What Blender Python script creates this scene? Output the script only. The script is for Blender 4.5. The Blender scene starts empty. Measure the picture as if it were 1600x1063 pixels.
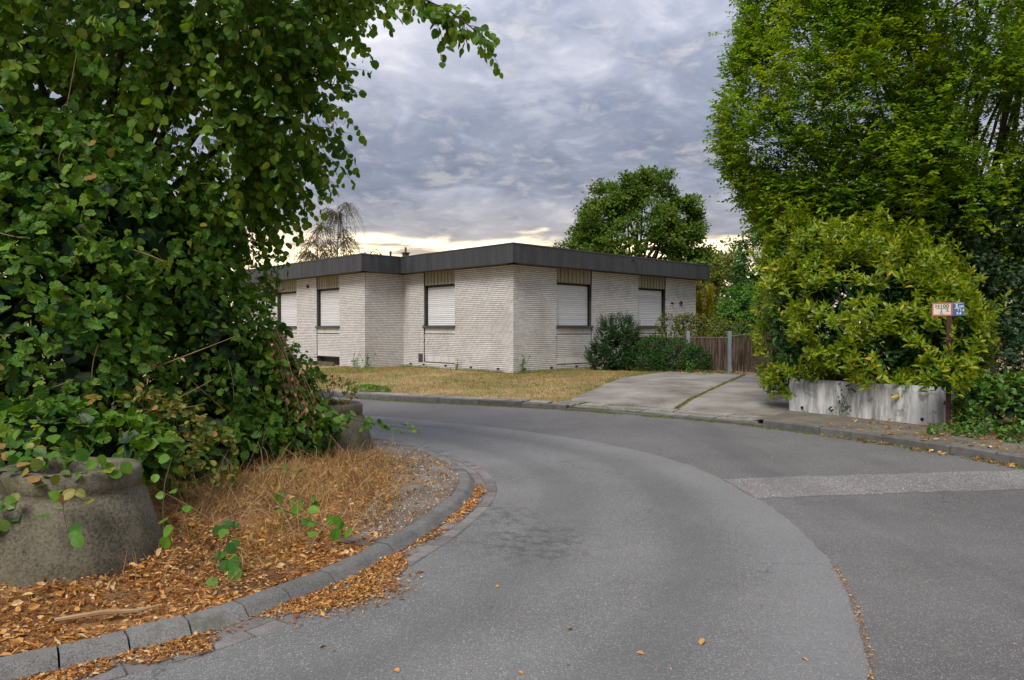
import bpy, math, random
import numpy as np
from mathutils import Vector, Matrix, noise as mnoise
from mathutils.geometry import tessellate_polygon

rng = np.random.default_rng(7)
random.seed(7)
scene = bpy.context.scene
COL = scene.collection
R = math.radians

# ------------------------------------------------------------------ camera
CAM_H = 1.6
cam = bpy.data.cameras.new('camera')
cam.sensor_width = 36.0
cam.sensor_fit = 'HORIZONTAL'
cam.lens = 36.0 * 1108 / 1600
cam.clip_start = 0.05
cam.clip_end = 3000
cam_o = bpy.data.objects.new('camera', cam)
COL.objects.link(cam_o)
cam_o.location = (0, 0, CAM_H)
cam_o.rotation_euler = (R(90) - math.atan(17.5 / 1108), 0, 0)
scene.camera = cam_o

# ------------------------------------------------------------------ light
SUN_EL, SUN_AZ = R(52), R(205)          # azimuth clockwise from +Y (behind the camera, to the left)
sun = bpy.data.lights.new('sun', 'SUN')
sun.energy = 1.5
sun.angle = R(26)
sun.color = (1.0, 0.94, 0.84)
sun_o = bpy.data.objects.new('sun', sun)
COL.objects.link(sun_o)
sd = Vector((math.sin(SUN_AZ) * math.cos(SUN_EL), math.cos(SUN_AZ) * math.cos(SUN_EL), math.sin(SUN_EL)))
sun_o.rotation_euler = sd.to_track_quat('Z', 'Y').to_euler()
sun_o.location = sd * 60

scene.view_settings.view_transform = 'Standard'
scene.view_settings.look = 'None'
scene.view_settings.exposure = 1.22
scene.view_settings.gamma = 1.0
scene.view_settings.use_curve_mapping = False
scene.cycles.max_bounces = 6
scene.cycles.diffuse_bounces = 3
scene.cycles.glossy_bounces = 2
scene.cycles.transmission_bounces = 4
scene.cycles.use_denoising = True


class NT:
    """small helper round a node tree"""
    def __init__(self, tree):
        self.t = tree
        tree.nodes.clear()

    def n(self, typ, **kw):
        nd = self.t.nodes.new(typ)
        for k, v in kw.items():
            if k.startswith('i_'):
                key = k[2:].replace('_', ' ')
                nd.inputs[key].default_value = v
            else:
                setattr(nd, k, v)
        return nd

    def l(self, a, b):
        self.t.links.new(a, b)

    def math(self, op, a, b=None, c=None, clamp=False):
        nd = self.t.nodes.new('ShaderNodeMath')
        nd.operation = op
        nd.use_clamp = clamp
        for i, v in enumerate((a, b, c)):
            if v is None:
                continue
            if hasattr(v, 'is_output'):
                self.l(v, nd.inputs[i])
            else:
                nd.inputs[i].default_value = v
        return nd.outputs[0]

    def mix(self, fac, a, b, blend='MIX'):
        nd = self.t.nodes.new('ShaderNodeMix')
        nd.data_type = 'RGBA'
        nd.blend_type = blend
        nd.clamp_factor = True
        for k, v in ((0, fac), (6, a), (7, b)):
            s = nd.inputs[k]
            if hasattr(v, 'is_output'):
                self.l(v, s)
            elif isinstance(v, (int, float)):
                s.default_value = v if k == 0 else (v, v, v, 1)
            else:
                s.default_value = (*v, 1) if len(v) == 3 else v
        return nd.outputs[2]

    def maprange(self, v, a, b, c=0.0, d=1.0, smooth=True):
        nd = self.t.nodes.new('ShaderNodeMapRange')
        nd.interpolation_type = 'SMOOTHSTEP' if smooth else 'LINEAR'
        self.l(v, nd.inputs[0])
        for i, x in enumerate((a, b, c, d)):
            nd.inputs[1 + i].default_value = x
        return nd.outputs[0]

    def ramp(self, v, stops):
        nd = self.t.nodes.new('ShaderNodeValToRGB')
        e = nd.color_ramp.elements
        while len(e) < len(stops):
            e.new(0.5)
        for el, (p, c) in zip(e, stops):
            el.position = p
            el.color = (*c, 1)
        self.l(v, nd.inputs[0])
        return nd.outputs[0]

    def noise(self, vec, scale, detail=4, rough=0.5, dist=0.0, out=0):
        nd = self.t.nodes.new('ShaderNodeTexNoise')
        nd.inputs['Scale'].default_value = scale
        nd.inputs['Detail'].default_value = detail
        nd.inputs['Roughness'].default_value = rough
        nd.inputs['Distortion'].default_value = dist
        if vec is not None:
            self.l(vec, nd.inputs['Vector'])
        return nd.outputs[out]

    def mapping(self, vec, scale=(1, 1, 1), loc=(0, 0, 0), rot=(0, 0, 0)):
        nd = self.t.nodes.new('ShaderNodeMapping')
        nd.inputs['Scale'].default_value = scale
        nd.inputs['Location'].default_value = loc
        nd.inputs['Rotation'].default_value = rot
        self.l(vec, nd.inputs['Vector'])
        return nd.outputs[0]


# ------------------------------------------------------------------ sky: broken overcast over a pale evening horizon
world = bpy.data.worlds.new('World')
scene.world = world
world.use_nodes = True
w = NT(world.node_tree)
tc = w.n('ShaderNodeTexCoord')
nrm = w.n('ShaderNodeVectorMath', operation='NORMALIZE')
w.l(tc.outputs['Generated'], nrm.inputs[0])
sep = w.n('ShaderNodeSeparateXYZ')
w.l(nrm.outputs[0], sep.inputs[0])
X, Y, Z = sep.outputs
zc = w.math('MAXIMUM', Z, 0.0)
den = w.math('ADD', zc, 0.13)
cmb = w.n('ShaderNodeCombineXYZ')
w.l(w.math('DIVIDE', X, den), cmb.inputs[0])
w.l(w.math('DIVIDE', Y, den), cmb.inputs[1])
pv = cmb.outputs[0]
sky = w.n('ShaderNodeTexSky', sky_type='NISHITA', sun_disc=False, sun_elevation=SUN_EL, sun_rotation=SUN_AZ)
skyc = w.mix(1.0, sky.outputs[0], (0.10, 0.10, 0.10), 'MULTIPLY')
n_big = w.noise(w.mapping(pv, (0.55, 0.75, 1), (3.1, 0.4, 0)), 1.0, 3, 0.5, 0.3)
n_mid = w.noise(w.mapping(pv, (3.0, 2.6, 1), (1.7, 4.2, 0)), 1.0, 6, 0.55, 0.5)
n_fine = w.noise(w.mapping(pv, (9.0, 8.0, 1), (0.3, 1.2, 0)), 1.0, 5, 0.6, 0.3)
thick = w.math('ADD', w.math('MULTIPLY', n_big, 0.55), w.math('ADD', w.math('MULTIPLY', n_mid, 0.50), w.math('MULTIPLY', n_fine, 0.15)))
cl = w.ramp(thick, [(0.44, (0.66, 0.645, 0.67)), (0.53, (0.42, 0.435, 0.51)), (0.62, (0.24, 0.27, 0.355)), (0.74, (0.14, 0.168, 0.245))])
# thin streaks between the puffs
streak = w.maprange(w.math('MULTIPLY', n_mid, n_fine), 0.22, 0.42)
cl = w.mix(w.math('MULTIPLY', streak, 0.38), cl, (0.80, 0.76, 0.74))
gap = w.maprange(thick, 0.42, 0.30)
cl = w.mix(w.math('MULTIPLY', gap, 0.3), cl, skyc)
# an overcast sky is about three times brighter overhead than at the horizon
lum = w.math('MULTIPLY_ADD', zc, 1.9, 0.58)
lumc = w.n('ShaderNodeCombineXYZ')
for i in range(3):
    w.l(lum, lumc.inputs[i])
cl = w.mix(1.0, cl, lumc.outputs[0], 'MULTIPLY')
# open strip under the cloud bank at the horizon
az = w.math('ARCTAN2', X, Y)
lobe = w.maprange(w.math('ABSOLUTE', w.math('ADD', az, 0.03)), 0.55, 0.05)
edge_n = w.noise(w.mapping(nrm.outputs[0], (5, 5, 26)), 1.0, 5, 0.6, 0.4)
ed = w.math('ADD', Z, w.math('MULTIPLY', w.math('SUBTRACT', edge_n, 0.5), 0.085))
strip = w.maprange(ed, 0.138, 0.114)
far_n = w.noise(w.mapping(nrm.outputs[0], (9, 9, 70), (4, 1, 0)), 1.0, 4, 0.6)
veil = w.maprange(far_n, 0.64, 0.44)
glow = w.mix(lobe, (0.80, 0.66, 0.52), (2.3, 1.85, 1.15))
glow = w.mix(veil, (0.52, 0.44, 0.38), glow)
warm = w.math('MULTIPLY', w.maprange(Z, 0.20, 0.09), w.math('MULTIPLY_ADD', lobe, 0.42, 0.12))
cl = w.mix(warm, cl, (0.60, 0.53, 0.47))
skymix = w.mix(strip, cl, glow)
bg = w.n('ShaderNodeBackground')
bg.inputs[1].default_value = 0.53
w.l(skymix, bg.inputs[0])
wo = w.n('ShaderNodeOutputWorld')
w.l(bg.outputs[0], wo.inputs[0])
world.cycles.sampling_method = 'MANUAL'
world.cycles.sample_map_resolution = 512

# ------------------------------------------------------------------ materials
MATS = {}


def new_mat(name):
    m = bpy.data.materials.new(name)
    m.use_nodes = True
    t = NT(m.node_tree)
    out = t.n('ShaderNodeOutputMaterial')
    MATS[name] = m
    return m, t, out


def principled(t, out, col=None, rough=0.8, spec=0.3, metal=0.0, bump=None, bump_d=0.01, bump_s=0.6):
    p = t.n('ShaderNodeBsdfPrincipled')
    p.inputs['Roughness'].default_value = rough if not hasattr(rough, 'is_output') else 0.5
    if hasattr(rough, 'is_output'):
        t.l(rough, p.inputs['Roughness'])
    p.inputs['Specular IOR Level'].default_value = spec
    p.inputs['Metallic'].default_value = metal
    if hasattr(col, 'is_output'):
        t.l(col, p.inputs['Base Color'])
    elif col is not None:
        p.inputs['Base Color'].default_value = (*col, 1)
    if bump is not None:
        b = t.n('ShaderNodeBump')
        b.inputs['Distance'].default_value = bump_d
        b.inputs['Strength'].default_value = bump_s
        t.l(bump, b.inputs['Height'])
        t.l(b.outputs[0], p.inputs['Normal'])
    if out is not None:
        t.l(p.outputs[0], out.inputs[0])
    return p


def coords(t):
    g = t.n('ShaderNodeNewGeometry')
    return g.outputs['Position']


def rand01(t):
    g = t.n('ShaderNodeNewGeometry')
    o = t.n('ShaderNodeObjectInfo')
    return t.math('FRACT', t.math('ADD', g.outputs['Random Per Island'], o.outputs['Random']))


def stone_mat(name, c1, c2, scale=3.0, rough=0.85, speck=120, speck_amt=0.35, bump_d=0.004, var=0.15, moss=None):
    m, t, out = new_mat(name)
    p = coords(t)
    n1 = t.noise(p, scale, 6, 0.6)
    n2 = t.noise(p, speck, 3, 0.7)
    c = t.mix(t.maprange(n1, 0.3, 0.7), c1, c2)
    c = t.mix(t.maprange(n2, 0.35, 0.7, 0, speck_amt), c, tuple(min(1, x * 1.8) for x in c2))
    c = t.mix(t.maprange(n2, 0.5, 0.25, 0, speck_amt), c, tuple(x * 0.45 for x in c1))
    r = rand01(t)
    v = t.math('MULTIPLY_ADD', r, var * 2, 1 - var)
    cx = t.n('ShaderNodeCombineXYZ')
    for i in range(3):
        t.l(v, cx.inputs[i])
    c = t.mix(1.0, c, cx.outputs[0], 'MULTIPLY')
    if moss:
        n3 = t.noise(p, 5.0, 5, 0.65)
        c = t.mix(t.maprange(n3, 0.52, 0.68, 0, 0.75), c, moss)
    h = t.math('ADD', n1, t.math('MULTIPLY', n2, 0.6))
    principled(t, out, c, rough, 0.25, bump=h, bump_d=bump_d)
    return m


def leaf_mat(name, stops, rough=0.45, transl=0.25, spec=0.4, tr_gain=1.6, tuft=None, tuft_scale=1.1):
    """stops: list of (pos, colour) picked per leaf"""
    m, t, out = new_mat(name)
    r = rand01(t)
    c = t.ramp(r, stops)
    p = coords(t)
    n = t.noise(p, 1.3, 2)
    c = t.mix(t.maprange(n, 0.35, 0.65, 0.0, 0.35), c, t.mix(1.0, c, (0.62, 0.72, 0.62), 'MULTIPLY'))
    if tuft:
        c = t.mix(t.maprange(t.noise(p, tuft_scale, 3, 0.6), 0.50, 0.64, 0, 0.7), c, tuft)
    n2 = t.noise(p, 60, 2)
    c = t.mix(t.maprange(n2, 0.45, 0.75, 0, 0.35), c, t.mix(1.0, c, (1.5, 1.4, 1.2), 'MULTIPLY'))
    pr = principled(t, None, c, rough, spec)
    tr = t.n('ShaderNodeBsdfTranslucent')
    ct = t.mix(1.0, c, (tr_gain * 1.1, tr_gain, tr_gain * 0.5), 'MULTIPLY')
    t.l(ct, tr.inputs[0])
    mx = t.n('ShaderNodeMixShader')
    mx.inputs[0].default_value = transl
    t.l(pr.outputs[0], mx.inputs[1])
    t.l(tr.outputs[0], mx.inputs[2])
    t.l(mx.outputs[0], out.inputs[0])
    return m


def plain_mat(name, col, rough=0.6, spec=0.4, metal=0.0, var=0.12, scale=4.0, bump_d=0.0):
    m, t, out = new_mat(name)
    p = coords(t)
    n = t.noise(p, scale, 5, 0.65)
    c = t.mix(t.maprange(n, 0.3, 0.7), tuple(x * (1 - var) for x in col), tuple(min(1, x * (1 + var)) for x in col))
    principled(t, out, c, rough, spec, metal, bump=n if bump_d else None, bump_d=bump_d)
    return m


# --- leaves
leaf_mat('hazel_leaf', [(0.0, (0.028, 0.090, 0.012)), (0.35, (0.052, 0.138, 0.014)), (0.75, (0.098, 0.195, 0.018)), (0.95, (0.165, 0.25, 0.024)), (0.985, (0.26, 0.27, 0.03)), (1.0, (0.26, 0.14, 0.04))], 0.55, 0.28, 0.25, tuft=(0.11, 0.215, 0.018), tuft_scale=2.2)
leaf_mat('lime_leaf', [(0.0, (0.036, 0.105, 0.009)), (0.5, (0.068, 0.160, 0.012)), (0.85, (0.125, 0.22, 0.016)), (1.0, (0.22, 0.26, 0.03))], 0.6, 0.42, 0.22, tuft=(0.16, 0.25, 0.016))
leaf_mat('lime_bract', [(0.0, (0.32, 0.36, 0.09)), (0.6, (0.42, 0.40, 0.12)), (1.0, (0.44, 0.28, 0.11))], 0.6, 0.35, 0.2)
leaf_mat('hornbeam_leaf', [(0.0, (0.048, 0.120, 0.006)), (0.4, (0.095, 0.205, 0.008)), (0.8, (0.17, 0.28, 0.010)), (1.0, (0.28, 0.35, 0.014))], 0.6, 0.42, 0.2, tuft=(0.30, 0.40, 0.012))
leaf_mat('laurel_leaf', [(0.0, (0.085, 0.155, 0.006)), (0.4, (0.16, 0.245, 0.008)), (0.86, (0.27, 0.34, 0.012)), (0.97, (0.38, 0.38, 0.022)), (1.0, (0.52, 0.34, 0.04))], 0.38, 0.30, 0.40)
leaf_mat('oak_leaf', [(0.0, (0.042, 0.100, 0.014)), (0.5, (0.075, 0.150, 0.020)), (0.9, (0.13, 0.195, 0.026)), (1.0, (0.19, 0.20, 0.035))], 0.6, 0.32, 0.2, tuft=(0.15, 0.22, 0.028), tuft_scale=.7)
leaf_mat('birch_leaf', [(0.0, (0.09, 0.085, 0.03)), (0.5, (0.15, 0.125, 0.045)), (1.0, (0.22, 0.165, 0.07))], 0.6, 0.3, 0.3)
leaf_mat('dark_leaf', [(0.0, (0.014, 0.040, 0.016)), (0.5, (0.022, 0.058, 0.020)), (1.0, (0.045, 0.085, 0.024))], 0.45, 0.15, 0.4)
leaf_mat('shrub_leaf', [(0.0, (0.018, 0.062, 0.014)), (0.5, (0.030, 0.095, 0.018)), (1.0, (0.065, 0.15, 0.024))], 0.6, 0.18, 0.2)
leaf_mat('yew_leaf', [(0.0, (0.016, 0.055, 0.020)), (0.5, (0.026, 0.085, 0.026)), (1.0, (0.045, 0.12, 0.03))], 0.65, 0.12, 0.15)
leaf_mat('rhododendron_leaf', [(0.0, (0.05, 0.072, 0.014)), (0.5, (0.10, 0.12, 0.020)), (1.0, (0.19, 0.18, 0.03))], 0.6, 0.2, 0.25)
leaf_mat('fresh_leaf', [(0.0, (0.045, 0.135, 0.012)), (0.5, (0.080, 0.20, 0.016)), (1.0, (0.13, 0.26, 0.022))], 0.5, 0.25, 0.25)
leaf_mat('olive_leaf', [(0.0, (0.085, 0.115, 0.020)), (0.5, (0.145, 0.165, 0.026)), (1.0, (0.22, 0.21, 0.035))], 0.55, 0.25, 0.3)
leaf_mat('gold_conifer', [(0.0, (0.20, 0.22, 0.010)), (0.5, (0.32, 0.32, 0.014)), (1.0, (0.44, 0.38, 0.02))], 0.6, 0.2, 0.3)
leaf_mat('bramble_leaf', [(0.0, (0.036, 0.105, 0.014)), (0.5, (0.070, 0.165, 0.018)), (0.93, (0.12, 0.21, 0.024)), (1.0, (0.34, 0.15, 0.04))], 0.42, 0.22, 0.4)
leaf_mat('yellowing_leaf', [(0.0, (0.07, 0.12, 0.02)), (0.5, (0.14, 0.17, 0.026)), (0.8, (0.26, 0.22, 0.04)), (1.0, (0.34, 0.17, 0.06))], 0.5, 0.25, 0.35)
leaf_mat('dead_leaf', [(0.0, (0.16, 0.060, 0.020)), (0.25, (0.32, 0.125, 0.034)), (0.55, (0.50, 0.235, 0.064)), (0.85, (0.58, 0.35, 0.13)), (1.0, (0.66, 0.50, 0.28))], 0.7, 0.1, 0.2)
leaf_mat('withered_leaf', [(0.0, (0.12, 0.06, 0.03)), (0.5, (0.22, 0.12, 0.06)), (1.0, (0.36, 0.22, 0.12))], 0.7, 0.15, 0.2)
leaf_mat('straw', [(0.0, (0.19, 0.095, 0.034)), (0.4, (0.33, 0.185, 0.068)), (0.8, (0.45, 0.29, 0.12)), (1.0, (0.55, 0.42, 0.22))], 0.65, 0.12, 0.25)
leaf_mat('dry_lawn', [(0.0, (0.19, 0.122, 0.048)), (0.45, (0.31, 0.21, 0.09)), (0.72, (0.41, 0.305, 0.15)), (0.86, (0.16, 0.16, 0.04)), (1.0, (0.10, 0.14, 0.025))], 0.7, 0.12, 0.2)
leaf_mat('green_grass', [(0.0, (0.075, 0.125, 0.02)), (0.5, (0.13, 0.175, 0.026)), (1.0, (0.27, 0.24, 0.07))], 0.6, 0.2, 0.25)
# --- bark and twigs
stone_mat('bark', (0.045, 0.036, 0.028), (0.085, 0.07, 0.055), 8, 0.9, 60, 0.3, 0.02, 0.1)
stone_mat('birch_bark', (0.10, 0.09, 0.08), (0.22, 0.20, 0.18), 6, 0.8, 40, 0.3, 0.01, 0.1)
plain_mat('twig', (0.075, 0.052, 0.035), 0.8, 0.2)
plain_mat('dry_twig', (0.27, 0.18, 0.10), 0.8, 0.2, var=0.3)
# --- masonry
stone_mat('concrete', (0.050, 0.044, 0.029), (0.125, 0.110, 0.078), 3.4, 0.92, 60, 0.5, 0.014, 0.04, moss=(0.062, 0.066, 0.026))
stone_mat('kerb_stone', (0.078, 0.075, 0.072), (0.150, 0.145, 0.138), 5, 0.88, 130, 0.55, 0.006, 0.18, moss=(0.085, 0.082, 0.06))
stone_mat('far_kerb', (0.062, 0.060, 0.058), (0.115, 0.112, 0.105), 6, 0.85, 90, 0.3, 0.004, 0.2)
stone_mat('edging', (0.120, 0.112, 0.098), (0.215, 0.203, 0.182), 4, 0.9, 60, 0.45, 0.004, 0.16, moss=(0.07, 0.075, 0.028))
stone_mat('gutter_stone', (0.095, 0.086, 0.082), (0.170, 0.156, 0.148), 6, 0.85, 120, 0.4, 0.004, 0.2)
stone_mat('pavement', (0.075, 0.062, 0.047), (0.155, 0.135, 0.108), 2.5, 0.95, 60, 0.5, 0.008, 0.05, moss=(0.055, 0.062, 0.022))
plain_mat('mortar', (0.075, 0.07, 0.067), 0.95, 0.1, var=0.25)
plain_mat('metal_grey', (0.30, 0.34, 0.40), 0.45, 0.5, 0.3, 0.1)
plain_mat('black_metal', (0.012, 0.012, 0.013), 0.5, 0.4, 0, 0.1)
plain_mat('sill_metal', (0.075, 0.072, 0.068), 0.55, 0.4, 0, 0.15)
plain_mat('roof_felt', (0.14, 0.135, 0.12), 0.9, 0.2, 0, 0.2)
plain_mat('rail_wood', (0.17, 0.135, 0.10), 0.9, 0.15, 0, 0.3)
plain_mat('sign_post', (0.062, 0.020, 0.020), 0.6, 0.35, 0, 0.25, 20)
plain_mat('sign_red', (0.44, 0.12, 0.115), 0.5, 0.4, 0, 0.12)
plain_mat('sign_white', (0.66, 0.61, 0.50), 0.5, 0.4, 0, 0.08)
plain_mat('sign_blue', (0.055, 0.125, 0.29), 0.5, 0.4, 0, 0.12)
plain_mat('sign_ink', (0.03, 0.03, 0.035), 0.6, 0.3, 0, 0.1)
plain_mat('sign_paint', (0.75, 0.76, 0.78), 0.6, 0.3, 0, 0.05)
plain_mat('grille', (0.10, 0.105, 0.10), 0.6, 0.3, 0, 0.2)
plain_mat('rust', (0.16, 0.075, 0.035), 0.9, 0.2, 0, 0.4, 30)
plain_mat('dark_soil', (0.05, 0.04, 0.03), 0.95, 0.1, 0, 0.4, 20, 0.02)


def brick_mat():
    m, t, out = new_mat('white_brick')
    p = coords(t)
    r = rand01(t)
    base = t.ramp(r, [(0.0, (0.56, 0.545, 0.535)), (0.4, (0.635, 0.625, 0.615)), (1.0, (0.69, 0.68, 0.67))])
    n = t.noise(p, 0.9, 5, 0.6)
    base = t.mix(t.maprange(n, 0.45, 0.72, 0, 0.55), base, (0.49, 0.455, 0.415))
    n4 = t.noise(t.mapping(p, (3.5, 3.5, 0.5)), 1.0, 5, 0.65)
    base = t.mix(t.maprange(n4, 0.55, 0.75, 0, 0.5), base, (0.42, 0.395, 0.37))
    n2 = t.noise(p, 45, 4, 0.65)
    base = t.mix(t.maprange(n2, 0.5, 0.8, 0, 0.25), base, (0.5, 0.47, 0.44))
    principled(t, out, base, 0.75, 0.25, bump=n2, bump_d=0.004)


brick_mat()


def streak_mat(name, c1, c2, rough, spec, sc=(6, 6, 0.35), fleck=None):
    """vertical run marks of weather on a wall or panel"""
    m, t, out = new_mat(name)
    p = coords(t)
    r = rand01(t)
    off = t.n('ShaderNodeCombineXYZ')
    t.l(t.math('MULTIPLY', r, 37.0), off.inputs[0])
    ad = t.n('ShaderNodeVectorMath', operation='ADD')
    t.l(p, ad.inputs[0])
    t.l(off.outputs[0], ad.inputs[1])
    n = t.noise(t.mapping(ad.outputs[0], sc), 1.0, 6, 0.65)
    c = t.mix(t.maprange(n, 0.34, 0.66), c1, c2)
    if fleck:
        n2 = t.noise(p, 4.0, 6, 0.7)
        c = t.mix(t.maprange(n2, 0.56, 0.68, 0, 0.8), c, fleck)
    v = t.math('MULTIPLY_ADD', r, 0.16, 0.92)
    cx = t.n('ShaderNodeCombineXYZ')
    for i in range(3):
        t.l(v, cx.inputs[i])
    c = t.mix(1.0, c, cx.outputs[0], 'MULTIPLY')
    n3 = t.noise(p, 50, 4)
    principled(t, out, c, rough, spec, bump=n3, bump_d=0.002)


streak_mat('fascia', (0.036, 0.039, 0.044), (0.060, 0.063, 0.068), 0.55, 0.35, (5, 5, 0.5))
streak_mat('shutter', (0.67, 0.68, 0.70), (0.73, 0.735, 0.745), 0.45, 0.4, (3, 3, 1.0))
streak_mat('ribs', (0.25, 0.225, 0.165), (0.36, 0.33, 0.25), 0.7, 0.3, (14, 14, 0.8))
streak_mat('fence_wood', (0.028, 0.020, 0.014), (0.145, 0.108, 0.080), 0.9, 0.15, (22, 22, 1.6))
streak_mat('cast_wall', (0.21, 0.205, 0.195), (0.56, 0.57, 0.58), 0.88, 0.2, (8, 8, 1.3), fleck=(0.17, 0.16, 0.14))


def asphalt_mat(name, base, warm, stone_amt, stain=None, tracks=False, scale=1.0):
    m, t, out = new_mat(name)
    p = coords(t)
    vo = t.n('ShaderNodeTexVoronoi')
    vo.inputs['Scale'].default_value = 190 / scale
    t.l(p, vo.inputs['Vector'])
    sp = t.n('ShaderNodeSeparateColor')
    t.l(vo.outputs['Color'], sp.inputs[0])
    n1 = t.noise(p, 0.55, 5, 0.6)
    n2 = t.noise(p, 7.0, 5, 0.65)
    c = t.mix(t.maprange(n1, 0.3, 0.72), tuple(x * 0.80 for x in base), tuple(x * 1.14 for x in base))
    c = t.mix(t.maprange(n2, 0.45, 0.72, 0, 0.4), c, warm)
    # pale and dark chippings
    c = t.mix(t.maprange(sp.outputs[0], 0.80, 1.0, 0, stone_amt), c, (0.46, 0.45, 0.43))
    c = t.mix(t.maprange(sp.outputs[1], 0.35, 0.0, 0, stone_amt * 0.9), c, tuple(x * 0.35 for x in base))
    if tracks:
        uv = t.n('ShaderNodeUVMap')
        uv.uv_map = 'UVMap'
        su = t.n('ShaderNodeSeparateXYZ')
        t.l(uv.outputs[0], su.inputs[0])
        wv = t.noise(t.mapping(uv.outputs[0], (5.0, 0.18, 1)), 1.0, 4, 0.6)
        u = t.math('ADD', su.outputs[0], t.math('MULTIPLY', t.math('SUBTRACT', wv, 0.5), 0.24))
        a = t.maprange(t.math('ABSOLUTE', t.math('SUBTRACT', u, 0.30)), 0.15, 0.02)
        b = t.maprange(t.math('ABSOLUTE', t.math('SUBTRACT', u, 0.70)), 0.13, 0.02)
        c = t.mix(t.math('MULTIPLY', t.math('MAXIMUM', a, b), 0.36), c, tuple(x * 0.58 for x in base))
        c = t.mix(t.maprange(su.outputs[0], 0.80, 0.92, 0, 0.25), c, tuple(x * 1.35 for x in base))
    else:
        wv = t.noise(t.mapping(p, (0.9, 0.16, 1), (0, 0, 0), (0, 0, R(-38))), 1.0, 4, 0.6)
        c = t.mix(t.maprange(wv, 0.50, 0.68, 0, 0.38), c, tuple(x * 0.60 for x in base))
    if stain:
        for (sx, sy, sr) in stain:
            d = t.n('ShaderNodeVectorMath', operation='DISTANCE')
            t.l(p, d.inputs[0])
            d.inputs[1].default_value = (sx, sy, 0)
            nn = t.noise(p, 9.0, 5, 0.75)
            f = t.math('MULTIPLY', t.maprange(d.outputs['Value'], sr, sr * 0.25), t.maprange(nn, 0.45, 0.60))
            c = t.mix(t.math('MULTIPLY', f, 0.5), c, (0.035, 0.033, 0.03))
    # fine cracks, in places
    wp = t.n('ShaderNodeVectorMath', operation='ADD')
    t.l(p, wp.inputs[0])
    wn_ = t.n('ShaderNodeVectorMath', operation='SCALE')
    t.l(t.noise(p, 2.2, 4, 0.6, out=1), wn_.inputs[0])
    wn_.inputs['Scale'].default_value = 0.55
    t.l(wn_.outputs[0], wp.inputs[1])
    vc = t.n('ShaderNodeTexVoronoi')
    vc.feature = 'DISTANCE_TO_EDGE'
    vc.inputs['Scale'].default_value = 0.55
    t.l(wp.outputs[0], vc.inputs['Vector'])
    ck = t.math('MULTIPLY', t.maprange(vc.outputs['Distance'], 0.0045, 0.0015), t.maprange(t.noise(p, 0.7, 3), 0.52, 0.62))
    c = t.mix(t.math('MULTIPLY', ck, 0.5), c, tuple(x * 0.3 for x in base))
    h = t.math('ADD', t.math('MULTIPLY', vo.outputs['Distance'], -1.0), t.math('MULTIPLY', t.noise(p, 260, 2), 0.3))
    principled(t, out, c, 0.88, 0.28, bump=h, bump_d=0.006, bump_s=0.45)


asphalt_mat('asphalt_old', (0.122, 0.117, 0.113), (0.142, 0.133, 0.122), 0.45)
asphalt_mat('asphalt_lane', (0.158, 0.156, 0.154), (0.168, 0.160, 0.152), 0.55, stain=[(0.18, 5.3, 0.75), (-0.1, 6.1, 0.5)], tracks=True)
asphalt_mat('asphalt_patch', (0.185, 0.168, 0.165), (0.235, 0.207, 0.198), 0.95, scale=2.0)


def ground_mat(name, stops, scale, fine=30, bump=0.02):
    m, t, out = new_mat(name)
    p = coords(t)
    n = t.noise(p, scale, 7, 0.65)
    n2 = t.noise(p, fine, 4, 0.7)
    v = t.math('ADD', t.math('MULTIPLY', n, 0.65), t.math('MULTIPLY', n2, 0.35))
    c = t.ramp(v, stops)
    principled(t, out, c, 0.95, 0.15, bump=n2, bump_d=bump)


ground_mat('soil_litter', [(0.33, (0.055, 0.034, 0.022)), (0.45, (0.14, 0.072, 0.034)), (0.55, (0.25, 0.125, 0.05)), (0.68, (0.34, 0.22, 0.11))], 2.2, 55)
ground_mat('gravel_soil', [(0.33, (0.07, 0.052, 0.038)), (0.47, (0.135, 0.108, 0.085)), (0.58, (0.21, 0.175, 0.145)), (0.70, (0.33, 0.295, 0.26))], 2.5, 80, 0.015)
ground_mat('lawn_ground', [(0.34, (0.12, 0.11, 0.035)), (0.46, (0.25, 0.17, 0.075)), (0.58, (0.36, 0.255, 0.125)), (0.70, (0.20, 0.145, 0.07))], 0.8, 24)
ground_mat('meadow', [(0.35, (0.06, 0.085, 0.022)), (0.6, (0.13, 0.12, 0.04))], 0.3, 6)
ground_mat('slab', [(0.36, (0.105, 0.092, 0.076)), (0.46, (0.185, 0.167, 0.145)), (0.55, (0.25, 0.23, 0.205)), (0.66, (0.31, 0.29, 0.265))], 0.9, 45, 0.005)
ground_mat('gravel_stone', [(0.35, (0.25, 0.225, 0.20)), (0.65, (0.50, 0.47, 0.43))], 6, 60, 0.003)


# ------------------------------------------------------------------ mesh helpers
def tag(o, label=None, cat=None, group=None, kind=None):
    if label:
        o['label'] = label
    if cat:
        o['category'] = cat
    if group:
        o['group'] = group
    if kind:
        o['kind'] = kind
    return o


def empty(name, loc=(0, 0, 0), rz=0.0):
    o = bpy.data.objects.new(name, None)
    o.location = loc
    o.rotation_euler = (0, 0, rz)
    o.empty_display_size = 0.2
    COL.objects.link(o)
    return o


def np_mesh(name, V, F, smooth=False):
    V = np.asarray(V, dtype=np.float32).reshape(-1, 3)
    F = np.asarray(F, dtype=np.int32)
    k = F.shape[1]
    me = bpy.data.meshes.new(name)
    me.vertices.add(len(V))
    me.vertices.foreach_set('co', V.ravel())
    me.loops.add(F.size)
    me.loops.foreach_set('vertex_index', F.ravel())
    me.polygons.add(len(F))
    me.polygons.foreach_set('loop_start', np.arange(0, F.size, k, dtype=np.int32))
    me.polygons.foreach_set('use_smooth', np.full(len(F), smooth, dtype=bool))
    me.update(calc_edges=True)
    return me


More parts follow.
